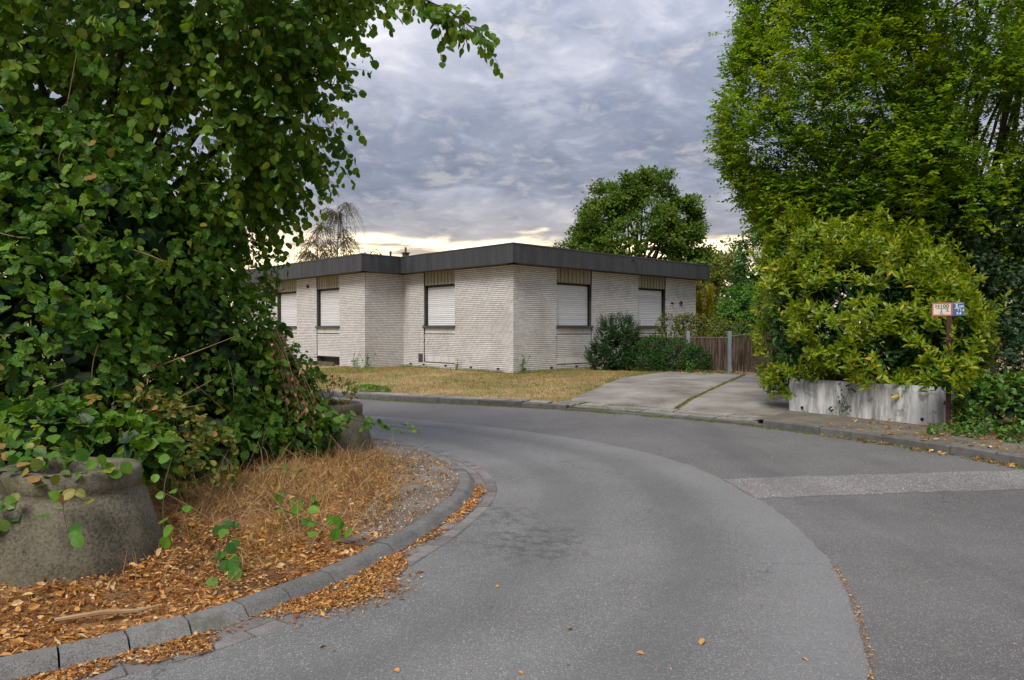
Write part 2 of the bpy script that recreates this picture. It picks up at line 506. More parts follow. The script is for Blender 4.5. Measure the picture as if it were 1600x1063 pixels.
def link(name, me, mat, parent=None):
    o = bpy.data.objects.new(name, me)
    if mat and not me.materials:
        me.materials.append(MATS[mat])
    COL.objects.link(o)
    if parent is not None:
        o.parent = parent
    return o


class MB:
    """collects quads/tris for one mesh object"""
    def __init__(self):
        self.v, self.f = [], []

    def box(self, x0, x1, y0, y1, z0, z1, fn=None):
        i = len(self.v)
        pts = [(x0, y0, z0), (x1, y0, z0), (x1, y1, z0), (x0, y1, z0), (x0, y0, z1), (x1, y0, z1), (x1, y1, z1), (x0, y1, z1)]
        self.v += [fn(*p) for p in pts] if fn else pts
        for q in ((3, 2, 1, 0), (4, 5, 6, 7), (0, 1, 5, 4), (1, 2, 6, 5), (2, 3, 7, 6), (3, 0, 4, 7)):
            self.f.append(tuple(i + k for k in q))
        return self

    def chamfer_box(self, x0, x1, y0, y1, z0, z1, c, fn=None):
        """box with its four long (z-normal and side) edges on the +z face chamfered"""
        i = len(self.v)
        pts = [(x0, y0, z0), (x1, y0, z0), (x1, y1, z0), (x0, y1, z0),
               (x0, y0, z1 - c), (x1, y0, z1 - c), (x1, y1, z1 - c), (x0, y1, z1 - c),
               (x0 + c, y0 + c, z1), (x1 - c, y0 + c, z1), (x1 - c, y1 - c, z1), (x0 + c, y1 - c, z1)]
        self.v += [fn(*p) for p in pts] if fn else pts
        for a in (0, 4):
            for q in ((0, 1, 5, 4), (1, 2, 6, 5), (2, 3, 7, 6), (3, 0, 4, 7)):
                self.f.append(tuple(i + a + k for k in q))
        self.f.append((i + 8, i + 9, i + 10, i + 11))
        self.f.append((i + 3, i + 2, i + 1, i + 0))
        return self

    def tube(self, pts, rad, n=6, cap=True):
        pts = [Vector(p) for p in pts]
        i0 = len(self.v)
        m = len(pts)
        prev = None
        for k, p in enumerate(pts):
            d = (pts[min(k + 1, m - 1)] - pts[max(k - 1, 0)])
            if d.length < 1e-9:
                d = Vector((0, 0, 1))
            d.normalize()
            if prev is None:
                a = Vector((1, 0, 0)) if abs(d.x) < 0.9 else Vector((0, 1, 0))
                s = d.cross(a).normalized()
            else:
                s = (prev - d * prev.dot(d)).normalized()
            prev = s
            b = d.cross(s)
            r = rad[k] if hasattr(rad, '__len__') else rad
            for j in range(n):
                t = 2 * math.pi * j / n
                self.v.append(tuple(p + s * (math.cos(t) * r) + b * (math.sin(t) * r)))
        for k in range(m - 1):
            for j in range(n):
                a = i0 + k * n + j
                b_ = i0 + k * n + (j + 1) % n
                self.f.append((a, b_, b_ + n, a + n))
        if cap:
            for base, rev in ((i0, True), (i0 + (m - 1) * n, False)):
                ring = list(range(base, base + n))
                c = len(self.v)
                self.v.append(tuple(sum((Vector(self.v[r_]) for r_ in ring), Vector()) / n))
                for j in range(n):
                    self.f.append((ring[j], ring[(j + 1) % n], c, c) if not rev else (ring[(j + 1) % n], ring[j], c, c))
        return self

    def build(self, name, mat, parent=None, smooth=False):
        me = bpy.data.meshes.new(name)
        me.from_pydata([tuple(p) for p in self.v], [], [tuple(dict.fromkeys(q)) for q in self.f])
        if smooth:
            me.polygons.foreach_set('use_smooth', np.ones(len(me.polygons), dtype=bool))
        me.update()
        return link(name, me, mat, parent)


def unit(a):
    a = np.asarray(a, dtype=np.float64)
    return a / np.maximum(np.linalg.norm(a, axis=-1, keepdims=True), 1e-9)


def frames(tip, nrm):
    """rotation matrices (N,3,3): local +Y along tip, local +Z near nrm"""
    y = unit(tip)
    z = nrm - (nrm * y).sum(-1, keepdims=True) * y
    z = unit(z)
    x = np.cross(y, z)
    return np.stack([x, y, z], axis=-1)


# leaf shapes, unit length along +Y, normal +Z
def tmpl_round():
    """hazel / lime: round with a pointed tip, slightly cupped"""
    V = [(0, 0, 0), (-.30, .10, .02), (-.46, .42, .03), (-.36, .76, -.02), (0, 1.04, -.14), (.36, .76, -.02), (.46, .42, .03), (.30, .10, .02), (0, .45, -.05)]
    F = [(8, 0, 1), (8, 1, 2), (8, 2, 3), (8, 3, 4), (8, 4, 5), (8, 5, 6), (8, 6, 7), (8, 7, 0)]
    return np.array([(a, -b if False else b, c) for a, b, c in V], float), np.array(F)[:, ::-1]


def tmpl_oval(wd=0.26, fold=0.05, curl=-.12):
    V = [(0, 0, 0), (-wd * .75, .28, fold), (-wd, .58, fold), (0, 1, curl), (wd, .58, fold), (wd * .75, .28, fold), (0, .5, 0.0)]
    F = [(6, 1, 0), (6, 2, 1), (6, 3, 2), (6, 4, 3), (6, 5, 4), (6, 0, 5)]
    return np.array(V, float), np.array(F)


def tmpl_diamond(wd=0.30, fold=0.08):
    V = [(0, 0, 0), (-wd, .5, fold), (0, 1, -.05), (wd, .5, fold)]
    F = [(0, 2, 1), (0, 3, 2)]
    return np.array(V, float), np.array(F)


def tmpl_blade():
    V = [(-.5, 0, 0), (.5, 0, 0), (-.35, .5, .06), (.35, .5, .06), (0, 1, .30)]
    F = [(0, 1, 3), (0, 3, 2), (2, 3, 4)]
    return np.array(V, float), np.array(F)


def tmpl_curl():
    """a curled dry leaf"""
    V = [(0, 0, 0), (-.26, .25, .16), (-.30, .65, .22), (0, 1, .12), (.30, .65, .20), (.24, .25, .10), (0, .5, 0)]
    F = [(6, 1, 0), (6, 2, 1), (6, 3, 2), (6, 4, 3), (6, 5, 4), (6, 0, 5)]
    return np.array(V, float), np.array(F)


def compose(tm, Rm, T, S, sx=None):
    V, F = tm
    N = len(T)
    loc = np.broadcast_to(V[None], (N, len(V), 3)).copy()
    if sx is not None:
        loc[:, :, 0] *= np.asarray(sx)[:, None]
    loc *= np.asarray(S)[:, None, None]
    W = np.einsum('nij,nkj->nki', Rm, loc) + T[:, None, :]
    FF = F[None] + (np.arange(N) * len(V))[:, None, None]
    return W.reshape(-1, 3), FF.reshape(-1, F.shape[1])


def merge(parts):
    vs, fs, o = [], [], 0
    for V, F in parts:
        vs.append(V)
        fs.append(F + o)
        o += len(V)
    return np.concatenate(vs), np.concatenate(fs)


def in_view(T, m=1.02):
    x = T[:, 0] / np.maximum(T[:, 1], .1)
    z = (T[:, 2] - CAM_H) / np.maximum(T[:, 1], .1)
    return (np.abs(x) < 0.722 * m) & (z < 0.468 * m) & (z > -0.5 * m) & (T[:, 1] > .2)


def foliage(parent, tm, Rm, T, S, mat, n_parts=0, score=None, part='leaf', mass='foliage', base=(0, 0, 0), sx=None):
    """the n_parts leaves that show largest become objects, the rest one mass"""
    T = T - np.asarray(base)[None]
    idx = np.arange(len(T))
    if n_parts:
        W = T + np.asarray(base)[None]
        d = np.linalg.norm(W - np.array([0, 0, CAM_H]), axis=1)
        sc = S / d
        if score is not None:
            sc = sc * score
        sc = np.where(in_view(W), sc, -1)
        pick = np.argsort(-sc)[:n_parts]
        me = np_mesh(part, tm[0], tm[1])
        me.materials.append(MATS[mat])
        for i in pick:
            o = bpy.data.objects.new(part, me)
            M4 = np.eye(4)
            M4[:3, :3] = Rm[i] * S[i]
            if sx is not None:
                M4[:3, 0] *= sx[i]
            M4[:3, 3] = T[i]
            o.parent = parent
            o.matrix_local = Matrix(M4.tolist())
            COL.objects.link(o)
        keep = np.ones(len(T), bool)
        keep[pick] = False
        idx = idx[keep]
    if len(idx):
        V, F = compose(tm, Rm[idx], T[idx], S[idx], None if sx is None else sx[idx])
        o = link(mass, np_mesh(mass, V, F), mat, parent)
        o['kind'] = 'stuff'
        return o


def rand_unit(n):
    return unit(rng.normal(size=(n, 3)))


def blob_points(blobs, n, shell=(0.78, 1.04), bury=0.80, face=-0.35, clump=0.0, clump_scale=0.8, zmin=None, cam_bias=True):
    """points in the outer layer of a union of ellipsoids, with outward normals.
    blobs: rows (cx,cy,cz,rx,ry,rz). face: keep those whose normal turns to the camera more than this"""
    B = np.asarray(blobs, float)
    area = (B[:, 3] * B[:, 4] * B[:, 5]) ** (2 / 3)
    P, Nn, D = [], [], []
    got = 0
    cpos = np.array([0, 0, CAM_H + 0.5])
    while got < n:
        m = int((n - got) * 3) + 200
        k = rng.choice(len(B), m, p=area / area.sum())
        d = rand_unit(m)
        r = shell[0] + (shell[1] - shell[0]) * rng.random(m) ** 0.6
        p = B[k, :3] + d * B[k, 3:6] * r[:, None]
        nr = unit(d / B[k, 3:6])
        q = (p[:, None, :] - B[None, :, :3]) / B[None, :, 3:6]
        e = np.sqrt((q ** 2).sum(-1))
        ok = e.min(1) > bury * shell[0]
        if cam_bias:
            ok &= (nr * unit(cpos - p)).sum(1) > face
        if zmin is not None:
            ok &= p[:, 2] > zmin
        if clump > 0:
            nv = np.array([mnoise.noise(Vector(x) / clump_scale) for x in p])
            ok &= nv > (clump - 1) * 0.5 + 0.25 * (rng.random(m) - 0.5)
        p, nr, r = p[ok], nr[ok], r[ok]
        P.append(p)
        Nn.append(nr)
        D.append(r)
        got += len(p)
        if len(P) > 60:
            break
    return np.concatenate(P)[:n], np.concatenate(Nn)[:n], np.concatenate(D)[:n]


def curve_pts(a, b, sag=0.0, bow=None, n=8):
    a, b = Vector(a), Vector(b)
    mid = (a + b) / 2 + (Vector(bow) if bow is not None else Vector((0, 0, sag)))
    out = []
    for i in range(n):
        t = i / (n - 1)
        out.append(a * (1 - t) ** 2 + mid * 2 * t * (1 - t) + b * t * t)
    return out


def catmull(pts, per=14):
    P = [Vector((*p, 0)) if len(p) == 2 else Vector(p) for p in pts]
    P = [P[0] * 2 - P[1]] + P + [P[-1] * 2 - P[-2]]
    out = []
    for i in range(1, len(P) - 2):
        for k in range(per):
            t = k / per
            p0, p1, p2, p3 = P[i - 1:i + 3]
            out.append(0.5 * ((2 * p1) + (p2 - p0) * t + (2 * p0 - 5 * p1 + 4 * p2 - p3) * t * t + (3 * p1 - p0 - 3 * p2 + p3) * t ** 3))
    out.append(P[-2])
    return out


class Path:
    """arc-length parametrised 2D path with left-hand normals"""
    def __init__(self, pts, per=14):
        P = np.array([[p.x, p.y] for p in catmull(pts, per)])
        seg = np.linalg.norm(np.diff(P, axis=0), axis=1)
        self.s = np.concatenate([[0], np.cumsum(seg)])
        self.P = P
        self.L = self.s[-1]

    def at(self, s):
        s = np.asarray(s, float)
        return np.stack([np.interp(s, self.s, self.P[:, 0]), np.interp(s, self.s, self.P[:, 1])], -1)

    def nrm(self, s):
        d = self.at(np.asarray(s) + 0.06) - self.at(np.asarray(s) - 0.06)
        d = d / np.maximum(np.linalg.norm(d, axis=-1, keepdims=True), 1e-9)
        return np.stack([-d[..., 1], d[..., 0]], -1)

    def off(self, s, d):
        return self.at(s) + self.nrm(s) * np.asarray(d)[..., None]

    def dist(self, xy):
        xy = np.asarray(xy, float).reshape(-1, 2)
        Q = self.P[::3]
        return np.sqrt(((xy[:, None, :] - Q[None]) ** 2).sum(-1)).min(1)


def grid_mesh(fn, nu, nv):
    """fn(i,j) arrays -> (nu,nv,3) positions"""
    V = fn
    idx = np.arange(nu * nv).reshape(nu, nv)
    F = np.stack([idx[:-1, :-1], idx[1:, :-1], idx[1:, 1:], idx[:-1, 1:]], -1).reshape(-1, 4)
    return V.reshape(-1, 3), F


def smooth01(x):
    x = np.clip(x, 0, 1)
    return x * x * (3 - 2 * x)


# ------------------------------------------------------------------ setting: ground, road, kerbs
V, F = grid_mesh(np.stack(np.meshgrid(np.linspace(-900, 900, 13), np.linspace(-600, 1400, 13), indexing='ij') + [np.full((13, 13), -0.12)], -1), 13, 13)
tag(link('ground', np_mesh('ground', V, F), 'meadow'), kind='structure')

# foot of the near kerb (road side), walked from the lower left round the bend and away to the left
NEAR = Path([(-9.0, -0.4), (-6.2, 0.75), (-4.2, 1.85), (-3.0, 2.65), (-2.16, 3.21), (-1.81, 3.48), (-1.56, 3.70), (-1.33, 4.0), (-1.0, 4.52), (-0.81, 5.0), (-0.65, 5.42), (-0.5, 5.98),
             (-0.38, 6.6), (-0.37, 7.2), (-0.5, 7.86), (-0.76, 8.5), (-1.12, 9.15), (-1.65, 9.8), (-2.6, 10.6), (-4.5, 11.6), (-8, 12.8), (-15, 14.6)])
FAR = Path([(-26, 20.6), (-16, 18.9), (-10, 18.0), (-6.21, 17.19), (-4.88, 16.86), (-3.89, 16.45), (-2.25, 15.53), (0.0, 14.51), (1.25, 13.83), (2.95, 12.60), (3.85, 11.75), (4.47, 10.92), (5.16, 9.83), (5.62, 8.84), (5.98, 7.9), (6.4, 6.2), (6.8, 3), (7.0, -2), (7.0, -9)])

# road sheet
def loft(sa, sb, pa, pb, n, steps, hfn):
    A = pa(np.linspace(*sa, n))
    B = pb(np.linspace(*sb, n))
    t = np.asarray(steps)[None, :, None]
    XY = A[:, None, :] * (1 - t) + B[:, None, :] * t
    Zz = hfn(XY.reshape(-1, 2)).reshape(XY.shape[:2])
    return np.concatenate([XY, Zz[..., None]], -1)


poly = [(x, y) for x, y in NEAR.off(np.linspace(0, NEAR.L, 260), np.full(260, 0.05))] + \
       [(x, y) for x, y in FAR.off(np.linspace(0, FAR.L, 200), np.full(200, 0.05))]
tri = tessellate_polygon([[Vector((x, y, 0)) for x, y in poly]])
me = bpy.data.meshes.new('road')
me.from_pydata([(x, y, 0) for x, y in poly], [], [tuple(t_) for t_ in tri])
road = tag(link('road', me, 'asphalt_old'), kind='structure')

# the relaid inner lane, a sheet 4 mm above the old surface
LANE = Path([(-5.4, -2.2), (-3.0, -0.6), (-0.6, 0.8), (0.75, 2.0), (1.40, 2.85), (1.62, 3.2), (1.8, 3.62), (1.99, 4.14), (2.11, 4.57), (2.22, 5.1), (2.29, 5.73), (2.32, 6.4), (2.27, 6.96), (2.2, 7.65), (2.0, 8.5), (1.66, 9.26), (0.93, 10.28), (0.0, 11.2), (-1.09, 12.04), (-2.32, 12.82), (-4.6, 13.75), (-8.6, 14.9), (-15, 16.4)])
# gutter line = near kerb moved out to the road
GUT_W = 0.22
n = 300
a = NEAR.off(np.linspace(0, NEAR.L, n), np.full(n, -GUT_W))
# pair by fraction between matching stations
sA = np.interp(np.linspace(0, 1, n), [0, .28, .47, .60, .72, 1], np.array([0, NEAR.L * .255, NEAR.L * .36, NEAR.L * .46, NEAR.L * .57, NEAR.L]))
sB = np.interp(np.linspace(0, 1, n), [0, .28, .47, .60, .72, 1], np.array([0, LANE.L * .27, LANE.L * .37, LANE.L * .50, LANE.L * .61, LANE.L]))
A = NEAR.off(sA, np.full(n, -GUT_W + 0.01))
B = LANE.at(sB)
jit = np.array([mnoise.noise(Vector((x * 3.1, y * 3.1, 0))) for x, y in B]) * 0.03 + np.array([mnoise.noise(Vector((x * 9, y * 9, 5))) for x, y in B]) * 0.022
B = B + LANE.nrm(sB) * jit[:, None]
ts = np.linspace(0, 1, 13)
XY = A[:, None] * (1 - ts[None, :, None]) + B[:, None] * ts[None, :, None]
V3 = np.concatenate([XY, np.full(XY.shape[:2] + (1,), 0.004)], -1)
V, F = grid_mesh(V3, n, 13)
me = np_mesh('road_lane', V, F)
uvl = me.uv_layers.new(name='UVMap')
uvv = np.stack([np.tile(ts, n), np.repeat(sB, 13)], -1)
uvl.data.foreach_set('uv', uvv[F.ravel()].astype(np.float32).ravel())
tag(link('road_lane', me, 'asphalt_lane'), kind='structure')

# coarse patched trench crossing the old lane
pa_, pb_ = [(2.26, 7.53), (3.4, 7.70), (4.6, 7.85), (6.45, 8.08)], [(2.31, 6.66), (3.4, 6.83), (4.6, 6.98), (6.7, 7.24)]
pts = []
for q in (pa_, pb_[::-1]):
    for i in range(len(q) - 1):
        for k in range(10):
            t_ = k / 10
            x = q[i][0] * (1 - t_) + q[i + 1][0] * t_
            y = q[i][1] * (1 - t_) + q[i + 1][1] * t_
            pts.append((x + random.uniform(-.025, .025), y + random.uniform(-.03, .03)))
    pts.append(q[-1])
me = bpy.data.meshes.new('road_patch')
me.from_pydata([(x, y, 0.0025) for x, y in pts], [], [tuple(t_) for t_ in tessellate_polygon([[Vector((x, y, 0)) for x, y in pts]])])
tag(link('road_patch', me, 'asphalt_patch'), kind='structure')


def stones_along(path, s0, s1, length, gap, prof, parent, name, mat, lift=0.0, rnd=0.0, cuts=3, hscale=None):
    """one mesh per stone, its cross-section prof [(d, z), ...] (d = offset to the left of the path) swept along the path"""
    s = s0
    while s < s1:
        ln = length * (1 + random.uniform(-rnd, rnd))
        a_, b_ = s + gap / 2, min(s + ln - gap / 2, s1)
        ss = np.linspace(a_, b_, cuts)
        dz = random.uniform(-.5, .5) * lift
        dd = random.uniform(-.5, .5) * lift
        k = len(prof)
        vs = []
        hs = hscale(0.5 * (a_ + b_)) if hscale else 1.0
        for si in ss:
            for d, z in prof:
                xy = path.off(np.array([si]), np.array([d + dd]))[0]
                vs.append((xy[0], xy[1], (z * hs if z > 0 else z) + dz))
        fs = []
        for i in range(cuts - 1):
            for j in range(k):
                j2 = (j + 1) % k
                fs.append((i * k + j, i * k + j2, (i + 1) * k + j2, (i + 1) * k + j))
        fs.append(tuple(range(k)))
        fs.append(tuple(range((cuts - 1) * k, cuts * k))[::-1])
        me_ = bpy.data.meshes.new(name)
        me_.from_pydata(vs, [], fs)
        link(name, me_, mat, parent)
        s += ln


KH = 0.075
near_kerb = tag(empty('near_kerb', (0, 0, 0)), kind='structure')
s_vis0 = NEAR.s[np.argmin(np.abs(NEAR.P[:, 0] + 3.6) + (NEAR.P[:, 1] > 6) * 99)]
s_mid = NEAR.s[np.argmin(np.linalg.norm(NEAR.P - np.array([-0.52, 5.9]), axis=1))]
s_end = NEAR.s[np.argmin(np.linalg.norm(NEAR.P - np.array([-4.5, 11.6]), axis=1))]
prof = [(0.0, -.1), (0.004, 0.012), (0.055, KH - .012), (0.075, KH), (0.165, KH + .002), (0.172, KH - .008), (0.172, -.1)]
stones_along(NEAR, s_vis0, s_mid, 0.315, 0.010, prof, near_kerb, 'kerb_stone', 'kerb_stone', 0.008, 0.12)
stones_along(NEAR, s_mid, s_end, 0.155, 0.006, prof, near_kerb, 'kerb_stone', 'kerb_stone', 0.004, 0.06)
gutter = tag(empty('gutter'), kind='structure')
gp = [(-0.005, -.05), (-0.005, 0.012), (-0.09, 0.006), (-0.10, 0.004), (-0.10, -.05)]
gp2 = [(-0.106, -.05), (-0.106, 0.006), (-0.112, 0.010), (-0.205, 0.013), (-0.212, 0.006), (-0.212, -.05)]
stones_along(NEAR, s_vis0, s_end, 0.19, 0.012, gp2, gutter, 'gutter_stone', 'gutter_stone', 0.006, 0.10)
stones_along(NEAR, s_vis0, s_end, 0.26, 0.012, gp, gutter, 'gutter_stone', 'gutter_stone', 0.004, 0.10)

s_at = lambda path, x, y: path.s[np.argmin(np.linalg.norm(path.P - np.array([x, y]), axis=1))]
far_kerb = tag(empty('far_kerb'), kind='structure')
sd0, sd1 = s_at(FAR, 1.0, 13.97), s_at(FAR, 3.95, 11.65)


def kerb_h(s):
    return 1.0 - 0.72 * float(smooth01((s - sd0 + .8) / 1.2) * smooth01((sd1 + .5 - s) / 1.0))


fprof = [(0.0, -.1), (0.006, 0.105), (0.016, 0.115), (0.13, 0.118), (0.14, 0.108), (0.14, -.1)]
sF0, sF1 = s_at(FAR, -12, 18.3), s_at(FAR, 6.5, 6)
stones_along(FAR, sF0, sF1, 0.98, 0.010, fprof, far_kerb, 'kerb_stone', 'far_kerb', 0.010, 0.03, 5, kerb_h)
edging = tag(empty('pavement_edging'), kind='structure')
eprof = [(0.15, -.06), (0.15, 0.112), (0.158, 0.118), (0.40, 0.126), (0.408, 0.12), (0.408, -.06)]
stones_along(FAR, sF0, sd1, 0.49, 0.014, eprof, edging, 'paving_stone', 'edging', 0.012, 0.03, 3, lambda s: 1 - 0.55 * (1 - kerb_h(s)) / 0.72)
eprof2 = [(0.415, -.06), (0.415, 0.118), (0.42, 0.126), (0.76, 0.128), (0.768, 0.12), (0.768, -.06)]
stones_along(FAR, sd0 - .3, sd1, 0.49, 0.016, eprof2, edging, 'paving_stone', 'edging', 0.012, 0.03, 3, lambda s: 1 - 0.40 * (1 - kerb_h(s)) / 0.72)


def TERR(xy):
    """height of the ground beyond the far kerb"""
    xy = np.asarray(xy, float).reshape(-1, 2)
    d = FAR.dist(xy)
    right = smooth01((xy[:, 0] - 1.5) / 2.0)
    z = 0.095 - 0.03 * right * (d < 2) + 0.125 * smooth01((d - .4) / 7.0)
    dip = smooth01((xy[:, 0] - .3) / .9) * smooth01((4.6 - xy[:, 0]) / .6)
    z = z - 0.055 * dip * smooth01((1.5 - d) / .7)
    return z


def terr1(x, y):
    return float(TERR([(x, y)])[0])


# lawn and plot beyond the far kerb: from the kerb back to a line behind the house and the trees
n, ts = 170, np.array([0, .008, .02, .04, .06, .09, .12, .16, .2, .25, .3, .36, .44, .55, .7, .85, 1])
sA = np.linspace(0, FAR.L, n)
BK = Path([(-46, 40), (-20, 44), (0, 46), (25, 44), (32, 30), (33, 14), (33, 2), (33, -10)])
A, B = FAR.off(sA, np.full(n, 0.135)), BK.at(np.linspace(0, BK.L, n))
XY = A[:, None] * (1 - ts[None, :, None]) + B[:, None] * ts[None, :, None]
Zz = TERR(XY.reshape(-1, 2)) + np.array([mnoise.noise(Vector((x * .9, y * .9, 3))) for x, y in XY.reshape(-1, 2)]) * 0.025
V, F = grid_mesh(np.concatenate([XY, Zz.reshape(n, -1, 1)], -1), n, len(ts))
tag(link('lawn', np_mesh('lawn', V, F, True), 'lawn_ground'), kind='structure')

# planted verge inside the bend
SP = Path([(-16, -1), (-11, 1.5), (-7.2, 4.6), (-5.6, 6.6), (-5.6, 8.0), (-7.0, 9.6), (-11, 11), (-22, 14)])


def verge_z(xy):
    xy = np.asarray(xy, float).reshape(-1, 2)
    d = np.maximum(NEAR.dist(xy) - .17, 0)
    return KH - .012 + 0.10 * smooth01(d / 2.2)


def vz1(x, y):
    return float(verge_z([(x, y)])[0])


n, ts = 220, np.linspace(0, 1, 40) ** 1.6
sA = np.linspace(0, NEAR.L, n)
A = NEAR.off(sA, np.full(n, 0.168))
B = SP.at(np.interp(sA, [0, NEAR.L * .25, NEAR.L * .33, NEAR.L * .43, NEAR.L * .52, NEAR.L], np.array([0, .36, .44, .52, .60, 1]) * SP.L))
XY = A[:, None] * (1 - ts[None, :, None]) + B[:, None] * ts[None, :, None]
xyf = XY.reshape(-1, 2)
nz = np.array([mnoise.noise(Vector((x * 2.3, y * 2.3, 1))) for x, y in xyf]) * 0.03 + np.array([mnoise.noise(Vector((x * 7, y * 7, 9))) for x, y in xyf]) * 0.012
Zz = verge_z(xyf) + nz * smooth01(np.maximum(NEAR.dist(xyf) - .17, 0) / .5)
V, F = grid_mesh(np.concatenate([XY, Zz.reshape(n, -1, 1)], -1), n, 40)
tag(link('verge', np_mesh('verge', V, F, True), 'soil_litter'), kind='structure')
# bare gravel footing on the outside of the bend
sg = np.linspace(s_at(NEAR, -0.85, 4.9), s_at(NEAR, -1.7, 9.85), 60)
wd = 0.17 + 0.62 * np.sin(np.linspace(0.10, math.pi - .1, 60)) ** 0.7
tt = np.linspace(0, 1, 7)
XY = np.stack([NEAR.off(sg, 0.172 + (wd - .0) * t_) for t_ in tt], 1)
xyf = XY.reshape(-1, 2)
nz = np.array([mnoise.noise(Vector((x * 2.3, y * 2.3, 1))) for x, y in xyf]) * 0.03 * smooth01(np.maximum(NEAR.dist(xyf) - .17, 0) / .5)
Zz = verge_z(xyf) + nz + 0.010 - 0.03 * (np.tile(tt, 60) > .95)
V, F = grid_mesh(np.concatenate([XY, Zz.reshape(60, -1, 1)], -1), 60, 7)
tag(link('gravel_footing', np_mesh('gravel_footing', V, F, True), 'gravel_soil'), kind='structure')

# driveway of cast slabs
drive = tag(empty('driveway'), kind='structure')


def slab(quad, th=0.05, nu=14, nv=14, lift=0.028):
    q = np.array(quad, float)
    u, v = np.meshgrid(np.linspace(0, 1, nu), np.linspace(0, 1, nv), indexing='ij')
    XY = (q[0][None, None] * ((1 - u) * (1 - v))[..., None] + q[1] * (u * (1 - v))[..., None] + q[2] * (u * v)[..., None] + q[3] * ((1 - u) * v)[..., None])
    jx = np.array([mnoise.noise(Vector((x * 4, y * 4, 2))) for x, y in XY.reshape(-1, 2)]).reshape(nu, nv) * .03
    edge = (u == 0) | (u == 1) | (v == 0) | (v == 1)
    XY = XY + np.where(edge, jx, 0)[..., None]
    z = TERR(XY.reshape(-1, 2)).reshape(nu, nv) + lift
    top = np.concatenate([XY, z[..., None]], -1)
    V_, F_ = grid_mesh(top, nu, nv)
    V_, F_ = list(map(tuple, V_)), list(map(tuple, F_))
    ring = [i * nv for i in range(nu)] + [(nu - 1) * nv + j for j in range(1, nv)] + [i * nv + nv - 1 for i in range(nu - 2, -1, -1)] + [j for j in range(nv - 2, 0, -1)]
    b0 = len(V_)
    for r_ in ring:
        x, y, zz = V_[r_]
        V_.append((x, y, zz - th))
    m_ = len(ring)
    for i in range(m_):
        F_.append((ring[i], ring[(i + 1) % m_], b0 + (i + 1) % m_, b0 + i))
    me_ = bpy.data.meshes.new('concrete_slab')
    me_.from_pydata(V_, [], F_)
    return link('concrete_slab', me_, 'slab', drive)


slab([(1.15, 14.80), (3.02, 13.50), (5.70, 18.6), (3.0, 19.6)])
slab([(3.12, 13.42), (4.98, 12.10), (8.2, 17.2), (5.80, 18.55)], lift=0.034)
slab([(3.06, 19.72), (5.76, 18.72), (7.1, 21.6), (5.0, 22.6)], lift=0.022)
slab([(5.86, 18.67), (8.26, 17.35), (9.8, 20.0), (7.2, 21.55)], lift=0.03)
# asphalt footway between kerb and the cast wall
sv = np.linspace(s_at(FAR, 3.9, 11.7), s_at(FAR, 6.6, 5), 70)
tt = np.linspace(0.142, 1.5, 7)
XY = np.stack([FAR.off(sv, np.full(70, t_)) for t_ in tt], 1)
Zz = 0.106 + 0.02 * np.tile(tt, 70) / 1.5 + np.array([mnoise.noise(Vector((x * 2, y * 2, 4))) for x, y in XY.reshape(-1, 2)]) * 0.008
V, F = grid_mesh(np.concatenate([XY, Zz.reshape(70, -1, 1)], -1), 70, 7)
tag(link('footway', np_mesh('footway', V, F, True), 'pavement'), kind='structure')
# ------------------------------------------------------------------ the bungalow
HX, HY = 0.04, 22.0
HZ = 0.205
PHI = math.atan2(.691, .723)
house = empty('bungalow', (HX, HY, HZ), PHI)
tag(house, 'single storey white brick bungalow with dark flat roof edge and closed white shutters', 'house')
VB, VS = -0.3, 3.41            # foot of the brickwork (below grade), soffit
SILL, HEAD = 1.50, 2.93
PANB, PANT = 0.22, 1.42        # brick panel under a window
CO = 0.0625                    # one course
BLEN = 0.25
OV = 0.40                      # roof overhang


def wall_map(kind, ox, oy):
    """(u along wall, v up, w out of the wall) -> house coordinates"""
    if kind == 'y':            # wall runs along +x, faces -y
        return lambda u, v, w_: (ox + u, oy - w_, v)
    return lambda u, v, w_: (ox - w_, oy + u, v)   # wall runs along +y, faces -x


def rects_minus(u0, u1, v0, v1, holes):
    us = sorted({u0, u1, *[h[0] for h in holes], *[h[1] for h in holes]})
    vs_ = sorted({v0, v1, *[h[2] for h in holes], *[h[3] for h in holes]})
    out = []
    for i in range(len(us) - 1):
        for j in range(len(vs_) - 1):
            cu, cv = (us[i] + us[i + 1]) / 2, (vs_[j] + vs_[j + 1]) / 2
            if not any(h[0] < cu < h[1] and h[2] < cv < h[3] for h in holes):
                out.append((us[i], us[i + 1], vs_[j], vs_[j + 1]))
    return out


